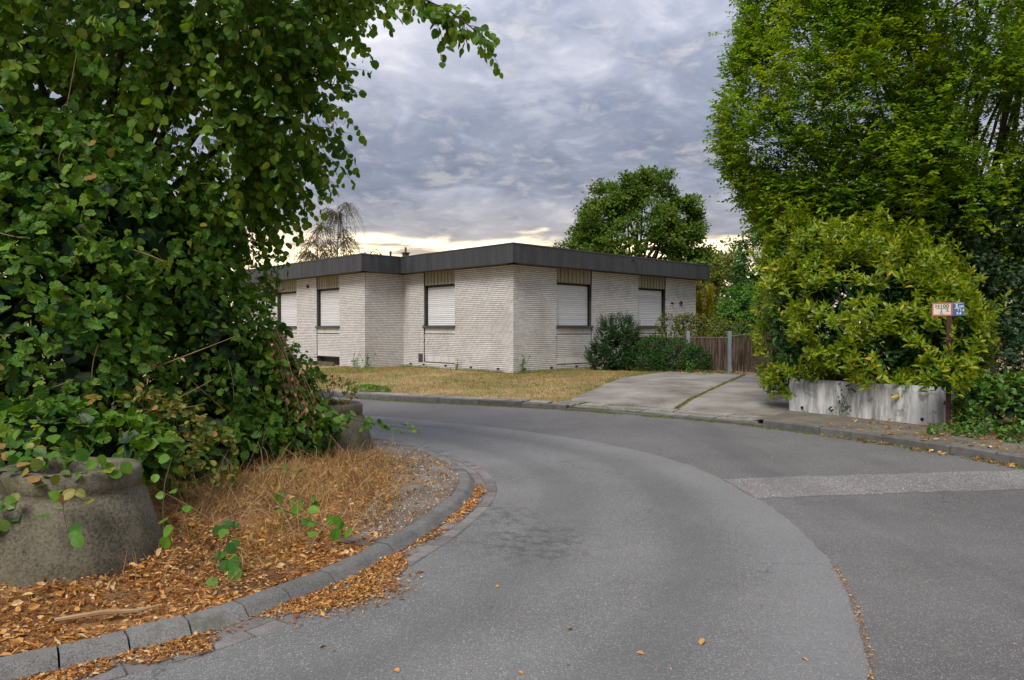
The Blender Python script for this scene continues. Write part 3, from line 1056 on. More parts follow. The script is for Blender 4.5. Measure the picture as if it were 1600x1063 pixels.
bricks = []                    # (fn, u0,u1,v0,v1,w_front)
house_windows = []
walls = [
    # kind, origin, length, windows (u0,u1), start shift of bond, basement?
    ('y', (0.0, 0.0), 10.4, [(1.98, 3.76), (6.45, 8.22)], 'front'),
    ('x', (0.0, 0.0), 5.86, [(2.86, 4.60)], 'left'),
    ('y', (-1.63, 5.86), 1.63, [], 'return'),
    ('x', (-1.63, 5.86), 10.6, [(1.78, 3.50), (5.15, 6.90)], 'wing'),
]
for kind, (ox, oy), LEN, wins, nm in walls:
    fn = wall_map(kind, ox, oy)
    mb = MB()
    holes, deep = [], []
    for (a_, b_) in wins:
        holes.append((a_, b_, SILL - .08, VS))
        deep.append((a_, b_, PANB, SILL - .08))
        if nm == 'wing':
            holes.append((a_, b_, -0.3, PANB + 0.12))
            deep[-1] = (a_, b_, PANB + 0.12, SILL - .08)
    for (u0, u1, v0, v1) in rects_minus(0, LEN, VB, VS + .05, holes + deep):
        mb.box(u0, u1, v0, v1, -.30, 0.0, fn)
    for (u0, u1, v0, v1) in deep:
        mb.box(u0, u1, v0, v1, -.30, -.028, fn)
    mb.build('wall', 'mortar', house)
    # running courses
    def lay(u0, u1, v0, v1, front, hol, phase0):
        k = 0
        v = v0
        while v + CO * .6 < v1:
            ph = [0.0, 0.125, 0.0625, 0.1875, 0.03][(k * 2 + phase0) % 5] + random.uniform(-.012, .012)
            u = u0 - ph
            top = min(v + CO, v1)
            while u < u1:
                a2, b2 = max(u, u0), min(u + BLEN, u1)
                spans = [(a2, b2)]
                for h in hol:
                    if h[2] < v + CO / 2 < h[3]:
                        ns = []
                        for (p, q) in spans:
                            if q <= h[0] or p >= h[1]:
                                ns.append((p, q))
                            else:
                                if p < h[0]:
                                    ns.append((p, h[0]))
                                if q > h[1]:
                                    ns.append((h[1], q))
                        spans = ns
                for (p, q) in spans:
                    if q - p > 0.03:
                        bricks.append((fn, p + .006, q - .006, v + .007, top - .007, front + random.uniform(-.0025, .0025)))
                u += BLEN
            v += CO
            k += 1
    u_start = -0.009 if nm in ('front', 'left') else 0.0
    lay(u_start + (.0 if nm != 'return' else .0), LEN, VB, VS, 0.010, holes + deep, 0 if kind == 'y' else 3)
    for (u0, u1, v0, v1) in deep:
        sb, st = 0.235, 0.19
        uu = u0 + .012
        while uu < u1 - .05:
            bricks.append((fn, uu + .004, uu + .058, v0 + .012, v0 + sb - .004, -0.012))
            bricks.append((fn, uu + .004, uu + .058, v1 - st + .004, v1 - .004, -0.012))
            uu += .0625
        lay(u0 + .012, u1 - .012, v0 + sb, v1 - st, -0.012, [], 1)
    # reveals of the openings, faced with cut bricks
    for (u0, u1, v0, v1) in holes:
        v = v0
        while v < min(v1, HEAD) - .03:
            for (p, q) in ((u0 - .006, u0 + .004), (u1 - .004, u1 + .006)):
                bricks.append((fn, p, q, v + .005, v + CO - .005, 0.0))
            v += CO
    # window by window
    for wi, (u0, u1) in enumerate(wins):
        wn = MB()
        fd = 0.15
        for (p, q, r_, s_) in ((u0 + .004, u0 + .05, SILL, HEAD), (u1 - .05, u1 - .004, SILL, HEAD), (u0 + .05, u1 - .05, HEAD - .022, HEAD)):
            wn.box(p, q, r_, s_, -fd - .04, -fd + .035, fn)
        wob = wn.build('window', 'black_metal', house)
        wob['label'] = 'window closed with a white roller shutter'
        MB().box(u0 - .03, u1 + .03, SILL - .075, SILL - .002, -fd, 0.06, fn).build('sill', 'sill_metal', wob)
        # shutter slats, one object each
        sh = 0.068
        proto = None
        nsl = int((HEAD - .02 - SILL) / sh)
        for k in range(nsl):
            v = SILL + .004 + k * sh
            prof_ = [(0.0, -.008), (0.006, 0.0), (.032, .006), (.058, .002), (.064, -.006)]
            m2 = MB()
            for (pv_, pw) in prof_:
                m2.v += [fn(u0 + .052, v + pv_, -fd + .004 + pw), fn(u1 - .052, v + pv_, -fd + .004 + pw)]
            for j in range(len(prof_) - 1):
                m2.f.append((2 * j, 2 * j + 1, 2 * j + 3, 2 * j + 2))
            m2.build('slat', 'shutter', wob)
        MB().box(u0 + .052, u1 - .052, SILL, HEAD - .03, -fd - .03, -fd - .012, fn).build('shutter_backing', 'grille', wob)
        # ribbed cladding between the window head and the soffit
        cl_ = MB().box(u0 + .002, u1 - .002, HEAD, VS, -.20, -.055, fn).build('cladding', 'ribs', house)
        rw = (u1 - u0 - .02) / 9
        for k in range(9):
            p = u0 + .01 + k * rw
            m2 = MB()
            pr = [(p + .006, -.054), (p + .03, -.012), (p + rw * .55, -.002), (p + rw - .03, -.014), (p + rw - .006, -.054)]
            for (pu, pw) in pr:
                m2.v += [fn(pu, HEAD + .004, pw), fn(pu, VS - .002, pw)]
            for j in range(4):
                m2.f.append((2 * j, 2 * j + 2, 2 * j + 3, 2 * j + 1))
            m2.f.append((0, 2, 4, 6, 8))
            m2.build('rib', 'ribs', cl_)
        MB().box(u0, u1, HEAD - .02, HEAD - .001, -.14, -.01, fn).build('head_trim', 'black_metal', wob)
    # air bricks low in the wall
    if nm in ('front', 'left'):
        us = [0.42, 1.66, 2.9, 4.15, 5.4, 6.65, 7.9] if nm == 'front' else [0.62, 1.95, 3.3, 4.55, 5.35]
        for u in us:
            MB().box(u, u + .125, .095, .155, 0.0, .016, fn).build('air_brick', 'black_metal', house)
    if nm == 'left':
        g_ = MB()
        g_.box(4.66, 4.92, .20, .50, 0.0, .020, fn)
        gr = g_.build('vent_grille', 'grille', house)
        for k in range(7):
            MB().box(4.68, 4.90, .225 + k * .037, .240 + k * .037, .020, .030, fn).build('louvre', 'sill_metal', gr)
    if nm == 'wing':
        for (u0, u1) in wins:
            bw = MB()
            bw.box(u0, u0 + .05, -.3, PANB + .11, -.22, -.16, fn).box(u1 - .05, u1, -.3, PANB + .11, -.22, -.16, fn).box(u0 + .05, u1 - .05, PANB + .06, PANB + .11, -.22, -.16, fn)
            bwo = bw.build('basement_window', 'sill_metal', house)
            MB().box(u0 + .05, u1 - .05, -.3, PANB + .06, -.21, -.19, fn).build('pane', 'black_metal', bwo)
        MB().box(1.52, 3.35, -.2, 0.17, .35, .43, fn).build('light_well_wall', 'concrete', house)
        MB().box(4.10, 4.16, 3.02, 3.12, 0.01, .09, fn).build('wall_hook', 'black_metal', house)
    if nm == 'front':
        MB().tube([fn(8.62, 2.42, .01), fn(8.62, 2.42, .06), fn(8.66, 2.36, .10)], .03, 8).build('cable_stub', 'black_metal', house)
        MB().tube([fn(9.25, 2.43, .01), fn(9.25, 2.43, .07)], .085, 12).build('flue_outlet', 'rust', house)
        MB().tube([fn(9.25, 2.43, .07), fn(9.25, 2.43, .09)], .05, 10).build('flue_mouth', 'black_metal', house)
# other two sides, plain
for fnw in ((lambda: MB().box(10.1, 10.4, .30, 16.46, VB, VS + .05)), (lambda: MB().box(-1.33, 10.4, 16.46, 16.76, VB, VS + .05))):
    fnw().build('wall', 'white_brick', house)

# 300 bricks that show largest: the ones about the near corner; the rest are one mass
def brick_key(b):
    fn, u0, u1, v0, v1, wf = b
    x, y, z = fn((u0 + u1) / 2, (v0 + v1) / 2, 0)
    full = (u1 - u0) > .2 and v0 > -.1 and (v1 - v0) < .1
    return (0 if full else 1, math.hypot(x, y) + .35 * abs(v0 - 1.4))


order = sorted(range(len(bricks)), key=lambda i: brick_key(bricks[i]))
mass = MB()
unit_bricks = {}
for rank, i in enumerate(order):
    fn, u0, u1, v0, v1, wf = bricks[i]
    if rank < 300:
        L_ = u1 - u0
        key = (fn, round(L_, 4))
        m2 = MB().chamfer_box(0, u1 - u0, 0, v1 - v0, -.012, 0.012 + wf - .010, .003)
        o0 = Vector(fn(u0, v0, 0))
        me = bpy.data.meshes.new('brick')
        me.from_pydata([tuple(Vector(fn(u0 + p[0], v0 + p[1], p[2])) - o0) for p in m2.v], [], m2.f)
        o = link('brick', me, 'white_brick', house)
        o.location = o0
    else:
        mass.box(u0, u1, v0, v1, -.022 if wf < 0 else -.004, wf, fn)
V = np.array(mass.v)
F = np.array(mass.f)
o = link('brick_courses', np_mesh('brick_courses', V, F), 'white_brick', house)
o['kind'] = 'stuff'

# roof: deck, soffit, fascia of panels, cap strip
roof = MB()
roof.box(-OV + .03, 10.4 + OV - .03, -OV + .03, 16.5 + OV, VS + .02, 3.93)
roof.box(-1.63 - OV + .03, -OV + .03, 5.86 - OV + .03, 16.5 + OV, VS + .02, 3.928)
roof = roof.build('roof', 'roof_felt', house)
edges = [('y', (-OV, -OV), 10.4 + 2 * OV), ('x', (-OV, -OV), 5.86), ('y', (-1.63 - OV, 5.86 - OV), 1.63), ('x', (-1.63 - OV, 5.86 - OV), 11.4)]
FB, FT = 3.40, 3.985
for kind, (ox, oy), LEN in edges:
    fn = wall_map(kind, ox, oy)
    u = 0.0
    first = [1.55, 2.1, 1.63, 2.3][edges.index((kind, (ox, oy), LEN))]
    while u < LEN - .05:
        l2 = min(first if u == 0 else 2.05, LEN - u)
        if LEN - u - l2 < .4:
            l2 = LEN - u
        MB().box(u + .002, u + l2 - .002, FB + random.uniform(-.003, .003), FT, -.035, random.uniform(-.001, .001), fn).build('fascia_panel', 'fascia', roof)
        u += l2
    MB().box(-.015, LEN + .015 if LEN != 5.86 else LEN, FT - .012, FT + .022, -.10, .014, fn).build('edge_trim', 'sill_metal', roof)
    MB().box(.03, LEN - .03, FB + .004, FB + .018, -.40, -.034, fn).build('soffit', 'sill_metal', roof)
MB().box(10.4 + OV - .035, 10.4 + OV, -OV + .04, 8, FB, FT).build('fascia_panel', 'fascia', roof)
# lamp on the front roof edge
fn = wall_map('y', -OV, -OV)
lm_ = MB().tube([fn(6.0, FT - .12, 0), fn(6.0, FT - .12, .12), fn(6.0, FT - .20, .15)], .03, 8)
lm_.build('roof_edge_lamp', 'black_metal', roof)
# low plant room with chimney and pipes on the flat roof
MB().box(2.6, 5.0, 10.7, 11.9, 3.92, 4.50).build('plant_room', 'edging', roof)
MB().box(2.5, 5.1, 10.6, 12.0, 4.50, 4.58).build('plant_room_roof', 'roof_felt', roof)
ch = MB().box(3.62, 3.84, 10.9, 11.12, 4.58, 4.84).box(3.58, 3.88, 10.86, 11.16, 4.84, 4.89).build('chimney', 'bark', roof)
MB().tube([(3.73, 11.01, 4.89), (3.73, 11.01, 5.12)], .05, 10).build('chimney_pot', 'rust', ch)
for (px, py, z0_, z1_) in ((2.75, 11.6, 4.57, 4.80), (2.8, 10.85, 4.57, 4.86), (4.15, 11.0, 4.57, 4.72), (4.6, 9.9, 3.92, 4.72)):
    MB().tube([(px, py, z0_), (px, py, z1_)], .045, 8).build('vent_pipe', 'black_metal', roof)
# ------------------------------------------------------------------ fence and gate
e2 = Vector((-.691, .723, 0))
post_b = Vector((6.78, 22.1, 0))
fence = empty('garden_fence', (post_b.x, post_b.y, terr1(post_b.x, post_b.y)))
tag(fence, 'weathered brown plank fence with two grey metal posts between shrub and gate', 'fence')
gate = empty('garden_gate', (post_b.x, post_b.y, terr1(post_b.x, post_b.y)))
tag(gate, 'weathered dark plank gate with rising top edge beside the yellow green laurel', 'gate')


def plank_run(parent, start, direc, length, h0, h1, wd=.098, gap=.012, nrail=2):
    d = Vector(direc).normalized()
    nrm_ = Vector((d.y, -d.x, 0))
    if nrm_.y > 0:
        nrm_ = -nrm_
    n_ = int(length / (wd + gap))
    fm = lambda a_, b_, c_: tuple(Vector(start) + d * a_ + nrm_ * b_ + Vector((0, 0, c_)))
    for k in range(n_):
        t_ = k / max(1, n_ - 1)
        h = h0 + (h1 - h0) * t_ + random.uniform(-.012, .012)
        a_ = k * (wd + gap)
        b_ = random.uniform(0, .008)
        wv = wd * random.uniform(.9, 1.03)
        m2 = MB()
        z0 = .05 + random.uniform(-.01, .02)
        # a plank split in three heights so that it can warp a little
        rows = [z0, h * .5, h]
        for zz in rows:
            wob = random.uniform(-.004, .004)
            m2.v += [fm(a_, b_ + wob, zz), fm(a_ + wv, b_ + wob + random.uniform(-.003, .003), zz), fm(a_ + wv, b_ + wob + .022, zz), fm(a_, b_ + wob + .022, zz)]
        for r_ in range(2):
            i = r_ * 4
            for q in ((0, 1, 5, 4), (1, 2, 6, 5), (2, 3, 7, 6), (3, 0, 4, 7)):
                m2.f.append(tuple(i + k2 for k2 in q))
        m2.f += [(3, 2, 1, 0), (8, 9, 10, 11)]
        m2.build('plank', 'fence_wood', parent)
    for k in range(nrail):
        zz = .25 + k * (min(h0, h1) - .5) / max(1, nrail - 1)
        MB().box(0, length, -.045, -.004, zz, zz + .08, fm).build('rail', 'rail_wood', parent)
    m2 = MB()
    m2.v = [fm(-.01, -.02, h0 + .012), fm(length, -.02, h1 + .012), fm(length, .04, h1 + .012), fm(-.01, .04, h0 + .012),
            fm(-.01, -.02, h0 + .04), fm(length, -.02, h1 + .04), fm(length, .04, h1 + .04), fm(-.01, .04, h0 + .04)]
    m2.f = [(3, 2, 1, 0), (4, 5, 6, 7), (0, 1, 5, 4), (1, 2, 6, 5), (2, 3, 7, 6), (3, 0, 4, 7)]
    m2.build('cap_rail', 'rail_wood', parent)


plank_run(fence, e2 * .07, e2, 1.34, 1.08, 1.08)
plank_run(fence, e2 * 1.58, e2, 2.3, 1.08, 1.08)
for k, p in enumerate((Vector((0, 0, 0)), e2 * 1.49)):
    MB().chamfer_box(-.05 + p.x, .05 + p.x, -.05 + p.y, .05 + p.y, -.1, 1.30, .008).build('post', 'metal_grey', fence)
    if k == 0:
        MB().box(.055, .075, -.03, -.01, .85, .93).box(.055, .075, -.03, -.01, .25, .33).build('hinge', 'black_metal', fence)
gdir = Vector((.80, -.60, 0))
plank_run(gate, gdir * .10, gdir, 2.1, 1.13, 1.42)

# ------------------------------------------------------------------ board-marked concrete wall by the footway
wa, wb = Vector((5.06, 12.93, 0)), Vector((6.68, 10.72, 0))
wd_ = (wb - wa).normalized()
wl = (wb - wa).length
cw = empty('concrete_wall', (wa.x, wa.y, 0.10), math.atan2(wd_.y, wd_.x))
tag(cw, 'low pale board marked concrete wall at the foot of the yellow green laurel', 'wall')
# local x along the wall, -y towards the road
nb = 27
bwid = wl / nb
WT0, WT1 = 0.60, 0.60
mb = MB()
xs, ys = [], []
for k in range(nb):
    y_ = random.uniform(-.005, .005)
    xs += [k * bwid + .003, (k + 1) * bwid - .003]
    ys += [y_, y_ + random.uniform(-.003, .003)]
xs[0], xs[-1] = 0, wl
rows = [-.15, .12, .25, .4, .52, 1.0]
for zi, zz in enumerate(rows):
    for x_, y_ in zip(xs, ys):
        top = WT0 + (WT1 - WT0) * x_ / wl
        z_ = top if zi == len(rows) - 1 else zz
        mb.v.append((x_, y_ + (.012 if zi == len(rows) - 1 else 0), z_))
m_ = len(xs)
for zi in range(len(rows) - 1):
    for i in range(m_ - 1):
        mb.f.append((zi * m_ + i, zi * m_ + i + 1, (zi + 1) * m_ + i + 1, (zi + 1) * m_ + i))
b0 = len(mb.v)
for x_ in xs:
    mb.v.append((x_, .13, WT0 + (WT1 - WT0) * x_ / wl))
for x_ in xs:
    mb.v.append((x_, .14, -.15))
t0_ = (len(rows) - 1) * m_
for i in range(m_ - 1):
    mb.f.append((t0_ + i, t0_ + i + 1, b0 + i + 1, b0 + i))
    mb.f.append((b0 + i, b0 + i + 1, b0 + m_ + i + 1, b0 + m_ + i))
mb.f.append(tuple([zi * m_ for zi in range(len(rows))] + [b0, b0 + m_]))
mb.f.append(tuple([zi * m_ + m_ - 1 for zi in range(len(rows))] + [b0 + m_ - 1, b0 + 2 * m_ - 1])[::-1])
mb.build('wall_face', 'cast_wall', cw)
for x_ in (.26, wl - .44):
    MB().tube([(x_, -.012, .085), (x_, .02, .085)], .026, 12).build('drain_hole', 'black_metal', cw)
MB().box(-.012, -.001, .01, .13, -.1, .54).build('edge_angle', 'rust', cw)

# ------------------------------------------------------------------ hydrant marker post
sx, sy = 6.52, 10.58
sp_ = empty('marker_post', (sx, sy, 0.10), math.atan2(-sx, sy) * 0.9)
tag(sp_, 'dark red post carrying a red framed plate and a blue plate', 'sign post')
MB().chamfer_box(-.034, .034, -.034, .034, -.1, 1.90, .006).build('post', 'sign_post', sp_)
MB().box(-.038, .038, -.038, .038, 1.895, 1.91).build('post_cap', 'black_metal', sp_)


def text_mesh(name, body, size, loc, mat, parent, bold=.0, sxx=1.0):
    cu = bpy.data.curves.new('lettering', 'FONT')
    cu.body = body
    cu.size = size
    cu.extrude = .0006
    cu.offset = bold
    cu.align_x = 'CENTER'
    cu.align_y = 'CENTER'
    tmp = bpy.data.objects.new('lettering_tmp', cu)
    COL.objects.link(tmp)
    dg = bpy.context.evaluated_depsgraph_get()
    me_ = bpy.data.meshes.new_from_object(tmp.evaluated_get(dg))
    bpy.data.objects.remove(tmp)
    bpy.data.curves.remove(cu)
    me_.materials.clear()
    o_ = link(name, me_, mat, parent)
    o_.location = loc
    o_.rotation_euler = (R(90), 0, 0)
    o_.scale = (sxx, 1, 1)
    return o_


pz = 1.79
rp = MB().chamfer_box(-.225, .043, pz - .10, pz + .10, .0, .006, .002, lambda a_, b_, c_: (a_, -.036 - c_, b_)).build('red_plate', 'sign_red', sp_)
rp['label'] = 'red framed cream plate with hydrant figures'
MB().box(-.204, .018, -.0445, -.042, pz - .078, pz + .078).build('plate_field', 'sign_white', rp)
text_mesh('lettering', 'H100', .070, (-.093, -.0455, pz + .046), 'sign_ink', rp, .001, 1.15)
text_mesh('lettering', '5,', .055, (-.022, -.0455, pz - .016), 'sign_ink', rp, .0005)
text_mesh('lettering', '0,', .060, (-.098, -.0455, pz - .052), 'sign_ink', rp, .0005)
MB().box(-.168, -.012, -.0462, -.0446, pz + .010, pz + .016).box(-.104, -.096, -.0462, -.0446, pz - .025, pz + .0099).build('rule_mark', 'sign_ink', rp)
bp_ = MB().chamfer_box(.045, .190, pz - .098, pz + .102, .0, .006, .002, lambda a_, b_, c_: (a_, -.036 - c_, b_)).build('blue_plate', 'sign_blue', sp_)
bp_['label'] = 'blue plate with white water valve figures'
text_mesh('lettering', 'S', .070, (.092, -.0435, pz + .046), 'sign_paint', bp_, .002)
text_mesh('lettering', '100', .042, (.147, -.0435, pz + .040), 'sign_paint', bp_, .001)
text_mesh('lettering', '1,4', .045, (.158, -.0435, pz - .014), 'sign_paint', bp_, .001)
text_mesh('lettering', '3,4', .050, (.118, -.0435, pz - .062), 'sign_paint', bp_, .0015)
MB().box(.062, .148, -.0440, -.0426, pz + .010, pz + .017).box(.105, .112, -.0440, -.0426, pz - .025, pz + .0099).build('rule_mark', 'sign_paint', bp_)
MB().box(.058, .168, -.0440, -.0426, pz + .084, pz + .089).build('rule_mark', 'sign_paint', bp_)

# ------------------------------------------------------------------ concrete ring planters on the verge
def planter(x, y, label, tilt, rim_r=.40, base_r=.56, h=.60, rz=0.0):
    pl = empty('concrete_planter', (x, y, vz1(x, y) - .03), rz)
    pl.rotation_euler = (tilt[0], tilt[1], rz)
    tag(pl, label, 'planter', 'conical concrete planters on the verge')
    prof_ = [(base_r, -.05), (base_r, .06), (base_r - .015, .12), (rim_r + .035, h - .17), (rim_r - .005, h - .135), (rim_r + .005, h - .12), (rim_r + .008, h - .02), (rim_r - .012, h), (rim_r - .10, h), (rim_r - .115, h - .015), (rim_r - .12, h - .16)]
    n_ = 48
    V_, F_ = [], []
    for k, (r_, z_) in enumerate(prof_):
        for j in range(n_):
            t_ = 2 * math.pi * j / n_
            p = Vector((math.cos(t_) * r_, math.sin(t_) * r_, z_))
            q = p + Vector((x, y, 0))
            dsp = mnoise.noise(q * 5) * .012 + mnoise.noise(q * 17) * .005
            p += Vector((math.cos(t_), math.sin(t_), .4 if 5 < k < 10 else 0)) * dsp
            V_.append(tuple(p))
    for k in range(len(prof_) - 1):
        for j in range(n_):
            a_, b_ = k * n_ + j, k * n_ + (j + 1) % n_
            F_.append((a_, b_, b_ + n_, a_ + n_))
    me_ = bpy.data.meshes.new('ring')
    me_.from_pydata(V_, [], F_)
    me_.polygons.foreach_set('use_smooth', np.ones(len(me_.polygons), dtype=bool))
    link('ring', me_, 'concrete', pl)
    V_ = [(math.cos(2 * math.pi * j / 24) * (rim_r - .10), math.sin(2 * math.pi * j / 24) * (rim_r - .10), h - .15 + random.uniform(-.01, .015)) for j in range(24)] + [(0, 0, h - .12)]
    me_ = bpy.data.meshes.new('soil')
    me_.from_pydata(V_, [], [(j, (j + 1) % 24, 24) for j in range(24)])
    link('soil', me_, 'dark_soil', pl)
    return pl


planter(-2.90, 4.62, 'big mossy cone shaped concrete planter in dead leaves near the kerb', (R(-2), R(1.5)))
planter(-2.32, 8.95, 'concrete planter half hidden under hedge leaves behind the straw grass', (0, R(2)))
# ------------------------------------------------------------------ plants
UP = np.array([0, 0, 1.0])


def np_tubes(P, r0, r1, sides=3):
    """P (N,M,3) paths -> one set of thin tapering tubes"""
    N, M, _ = P.shape
    d = np.gradient(P, axis=1)
    d = unit(d)
    a = np.cross(d, np.array([0.31, 0.22, 0.92]))
    a = unit(a)
    b = np.cross(d, a)
    rr = np.asarray(r0).reshape(-1, 1) * (1 - np.linspace(0, 1, M))[None] + np.asarray(r1).reshape(-1, 1) * np.linspace(0, 1, M)[None]
    if rr.shape[0] == 1:
        rr = np.repeat(rr, N, 0)
    ang = 2 * np.pi * np.arange(sides) / sides
    V_ = P[:, :, None, :] + rr[:, :, None, None] * (np.cos(ang)[None, None, :, None] * a[:, :, None, :] + np.sin(ang)[None, None, :, None] * b[:, :, None, :])
    idx = np.arange(N * M * sides).reshape(N, M, sides)
    j2 = (np.arange(sides) + 1) % sides
    F_ = np.stack([idx[:, :-1, :], idx[:, :-1, j2], idx[:, 1:, j2], idx[:, 1:, :]], -1).reshape(-1, 4)
    return V_.reshape(-1, 3), F_


def quad_paths(A, B, bow, M=7):
    t = np.linspace(0, 1, M)[None, :, None]
    A, B = A[:, None], B[:, None]
    C = (A + B) / 2 + bow[:, None]
    return A * (1 - t) ** 2 + C * 2 * t * (1 - t) + B * t ** 2


def tubes_obj(name, parent, P, r0, r1, mat, sides=5, base=(0, 0, 0), kind=None):
    V_, F_ = np_tubes(P - np.asarray(base), r0, r1, sides)
    o = link(name, np_mesh(name, V_, F_, True), mat, parent)
    if kind:
        o['kind'] = kind
    return o


def trunk(parent, pts, rad, mat='bark', name='trunk'):
    return MB().tube(pts, rad, 9).build(name, mat, parent, True)


def rnd(n, s=1.0):
    return rng.normal(size=(n, 3)) * s


def leaves_on(P, Nn, out_w, up_w, jit, tip_down, tip_out, tip_j):
    n_ = len(P)
    nr = unit(out_w * Nn + up_w * UP + rnd(n_, jit))
    tp = unit(-tip_down * UP + tip_out * Nn + rnd(n_, tip_j))
    return frames(tp, nr)


def twig_leaves(A, D, L, M, droop, jit=.35, start=.15):
    """leaves alternating along drooping twigs: returns twig paths, leaf positions, frames"""
    N = len(A)
    t = np.linspace(0, 1, 7)
    path = A[:, None] + D[:, None] * (L[:, None] * t[None])[..., None] - UP * (droop[:, None] * (L[:, None] * t[None]) ** 2)[..., None]
    tl = np.linspace(start, 1.0, M)
    pos = A[:, None] + D[:, None] * (L[:, None] * tl[None])[..., None] - UP * (droop[:, None] * (L[:, None] * tl[None]) ** 2)[..., None]
    tan = unit(D[:, None] - UP * (2 * droop[:, None] * L[:, None] * tl[None])[..., None])
    side = unit(np.cross(tan, UP + 1e-3))
    alt = np.where(np.arange(M) % 2 == 0, 1.0, -1.0)[None, :, None]
    tan, side, pos = tan.reshape(-1, 3), (side * alt).reshape(-1, 3), pos.reshape(-1, 3)
    return path, pos, tan, side


def tmpl_hazel():
    """broad leaf with a notched foot, toothed edge and drooping tip"""
    ol = [(0, .06), (-.20, 0), (-.36, .12), (-.40, .24), (-.47, .40), (-.41, .56), (-.40, .68), (-.24, .84), (-.12, .90), (0, 1.08)]
    ol = ol + [(-x * .97, y + .015) for x, y in ol[-2:0:-1]]
    V_ = [(x, y, .10 * abs(x) - .16 * max(0, y - .55) ** 2 * 2 + (.02 if k % 2 else -.02)) for k, (x, y) in enumerate(ol)]
    c = len(V_)
    V_ += [(0, .40, -.035), (0, .72, -.05)]
    n_ = len(ol)
    F_ = []
    for k in range(n_):
        a, b = k, (k + 1) % n_
        up = (V_[a][1] + V_[b][1]) / 2 > .60
        F_.append((c + 1 if up else c, b, a))
    F_ += [(c, c + 1, 6), (c, 13, c + 1)] if n_ == 18 else []
    return np.array(V_, float), np.array(F_)


# ---- hazel hedge on the verge
hedge_base = np.array([-4.4, 7.2, .12])
hz = empty('hazel_hedge', hedge_base)
tag(hz, 'dense dark green hazel hedge with large round leaves behind the big planter', 'hedge')
HB = [(-4.35, 6.35, 1.25, 1.15, 1.0, 1.35), (-5.6, 5.6, 1.4, 1.3, 1.0, 1.5), (-3.8, 7.7, 1.15, 1.2, 1.0, 1.2), (-3.3, 8.6, .85, .9, .85, .85),
      (-4.7, 7.2, 2.5, 1.7, 1.3, 1.2), (-5.9, 6.3, 2.7, 1.5, 1.2, 1.3), (-4.15, 8.4, 2.2, 1.25, 1.0, .95), (-3.0, 8.3, .55, .75, .7, .55), (-3.2, 7.2, .45, .6, .6, .45), (-2.72, 8.3, .45, .52, .5, .40), (-2.95, 7.6, .38, .55, .55, .42), (-3.35, 6.6, .4, .5, .5, .42), (-5.2, 6.5, .75, 1.0, .8, .75), (-6.4, 6.6, 1.0, 1.3, 1.0, 1.0), (-3.45, 5.2, .80, .42, .34, .28), (-2.95, 5.35, .70, .36, .28, .24), (-2.62, 7.95, .42, .45, .5, .34), (-2.5, 8.32, .52, .34, .30, .26), (-2.25, 8.2, .42, .26, .24, .20)]
P, Nn, Dp = blob_points(HB, 21000, (0.72, 1.10), 0.97, -0.30, 0.66, .40, .10)
Rm = leaves_on(P, Nn, .65, .45, .55, .50, .45, .65)
S = (.052 + .078 * rng.random(len(P)) ** 1.3) * (0.85 + .15 * (P[:, 1] < 6.8))
sxh = rng.uniform(.68, 1.12, len(P) + 46)
# a shoot that leans out over the second planter
shoot = np.array([(-2.45, 8.3, .72), (-2.1, 8.0, .66), (-1.75, 7.8, .60), (-1.4, 7.65, .56), (-1.02, 7.55, .53)])
ti = np.linspace(0, 1, 46)
SP_ = np.stack([np.interp(ti, np.linspace(0, 1, 5), shoot[:, k]) for k in range(3)], -1) + rnd(46, .035)
Sn = np.tile(np.array([-.1, -.5, .75]), (46, 1))
Rs = frames(unit(np.stack([np.full(46, .5), rng.normal(0, .7, 46), np.full(46, -.35)], -1)), Sn + rnd(46, .3))
P2 = np.concatenate([P, SP_])
R2 = np.concatenate([Rm, Rs])
S2 = np.concatenate([S, np.linspace(.13, .055, 46)])
sc_ = np.concatenate([np.where(Dp > .98, 1.0, .4) * (1 + .3 * (Nn @ np.array([0.3, -.9, .2]))), np.full(46, 1.4)])
foliage(hz, tmpl_hazel(), R2, P2, S2, 'hazel_leaf', 300, sc_, base=hedge_base, sx=sxh)
A = np.array([-4.6, 7.0, .1]) + rng.uniform(-1, 1, (90, 3)) * np.array([1.5, 1.0, 0])
Bp, _, _ = blob_points(HB, 90, (.8, 1.02), .9, -.2)
tubes_obj('stem', hz, quad_paths(A, Bp, rnd(90, .25) + UP * .4), .016, .004, 'twig', 4, hedge_base, 'stuff')
tubes_obj('stem', hz, shoot[None], .008, .003, 'twig', 4, hedge_base)
# straggling bare twigs on the face of the hedge
Bq, Nq, _ = blob_points(HB, 46, (.98, 1.05), .95, .25)
tubes_obj('bare_twig', hz, quad_paths(Bq, Bq + Nq * .14 + rnd(46, .28), rnd(46, .06)), .006, .002, 'dry_twig', 4, hedge_base, 'stuff')
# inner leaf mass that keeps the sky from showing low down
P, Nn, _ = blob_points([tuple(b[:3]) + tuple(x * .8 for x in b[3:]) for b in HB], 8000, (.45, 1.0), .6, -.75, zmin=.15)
foliage(hz, tmpl_round(), leaves_on(P, Nn, .8, .3, .5, .5, .4, .6), P, rng.uniform(.12, .2, len(P)), 'dark_leaf', mass='inner_foliage', base=hedge_base)

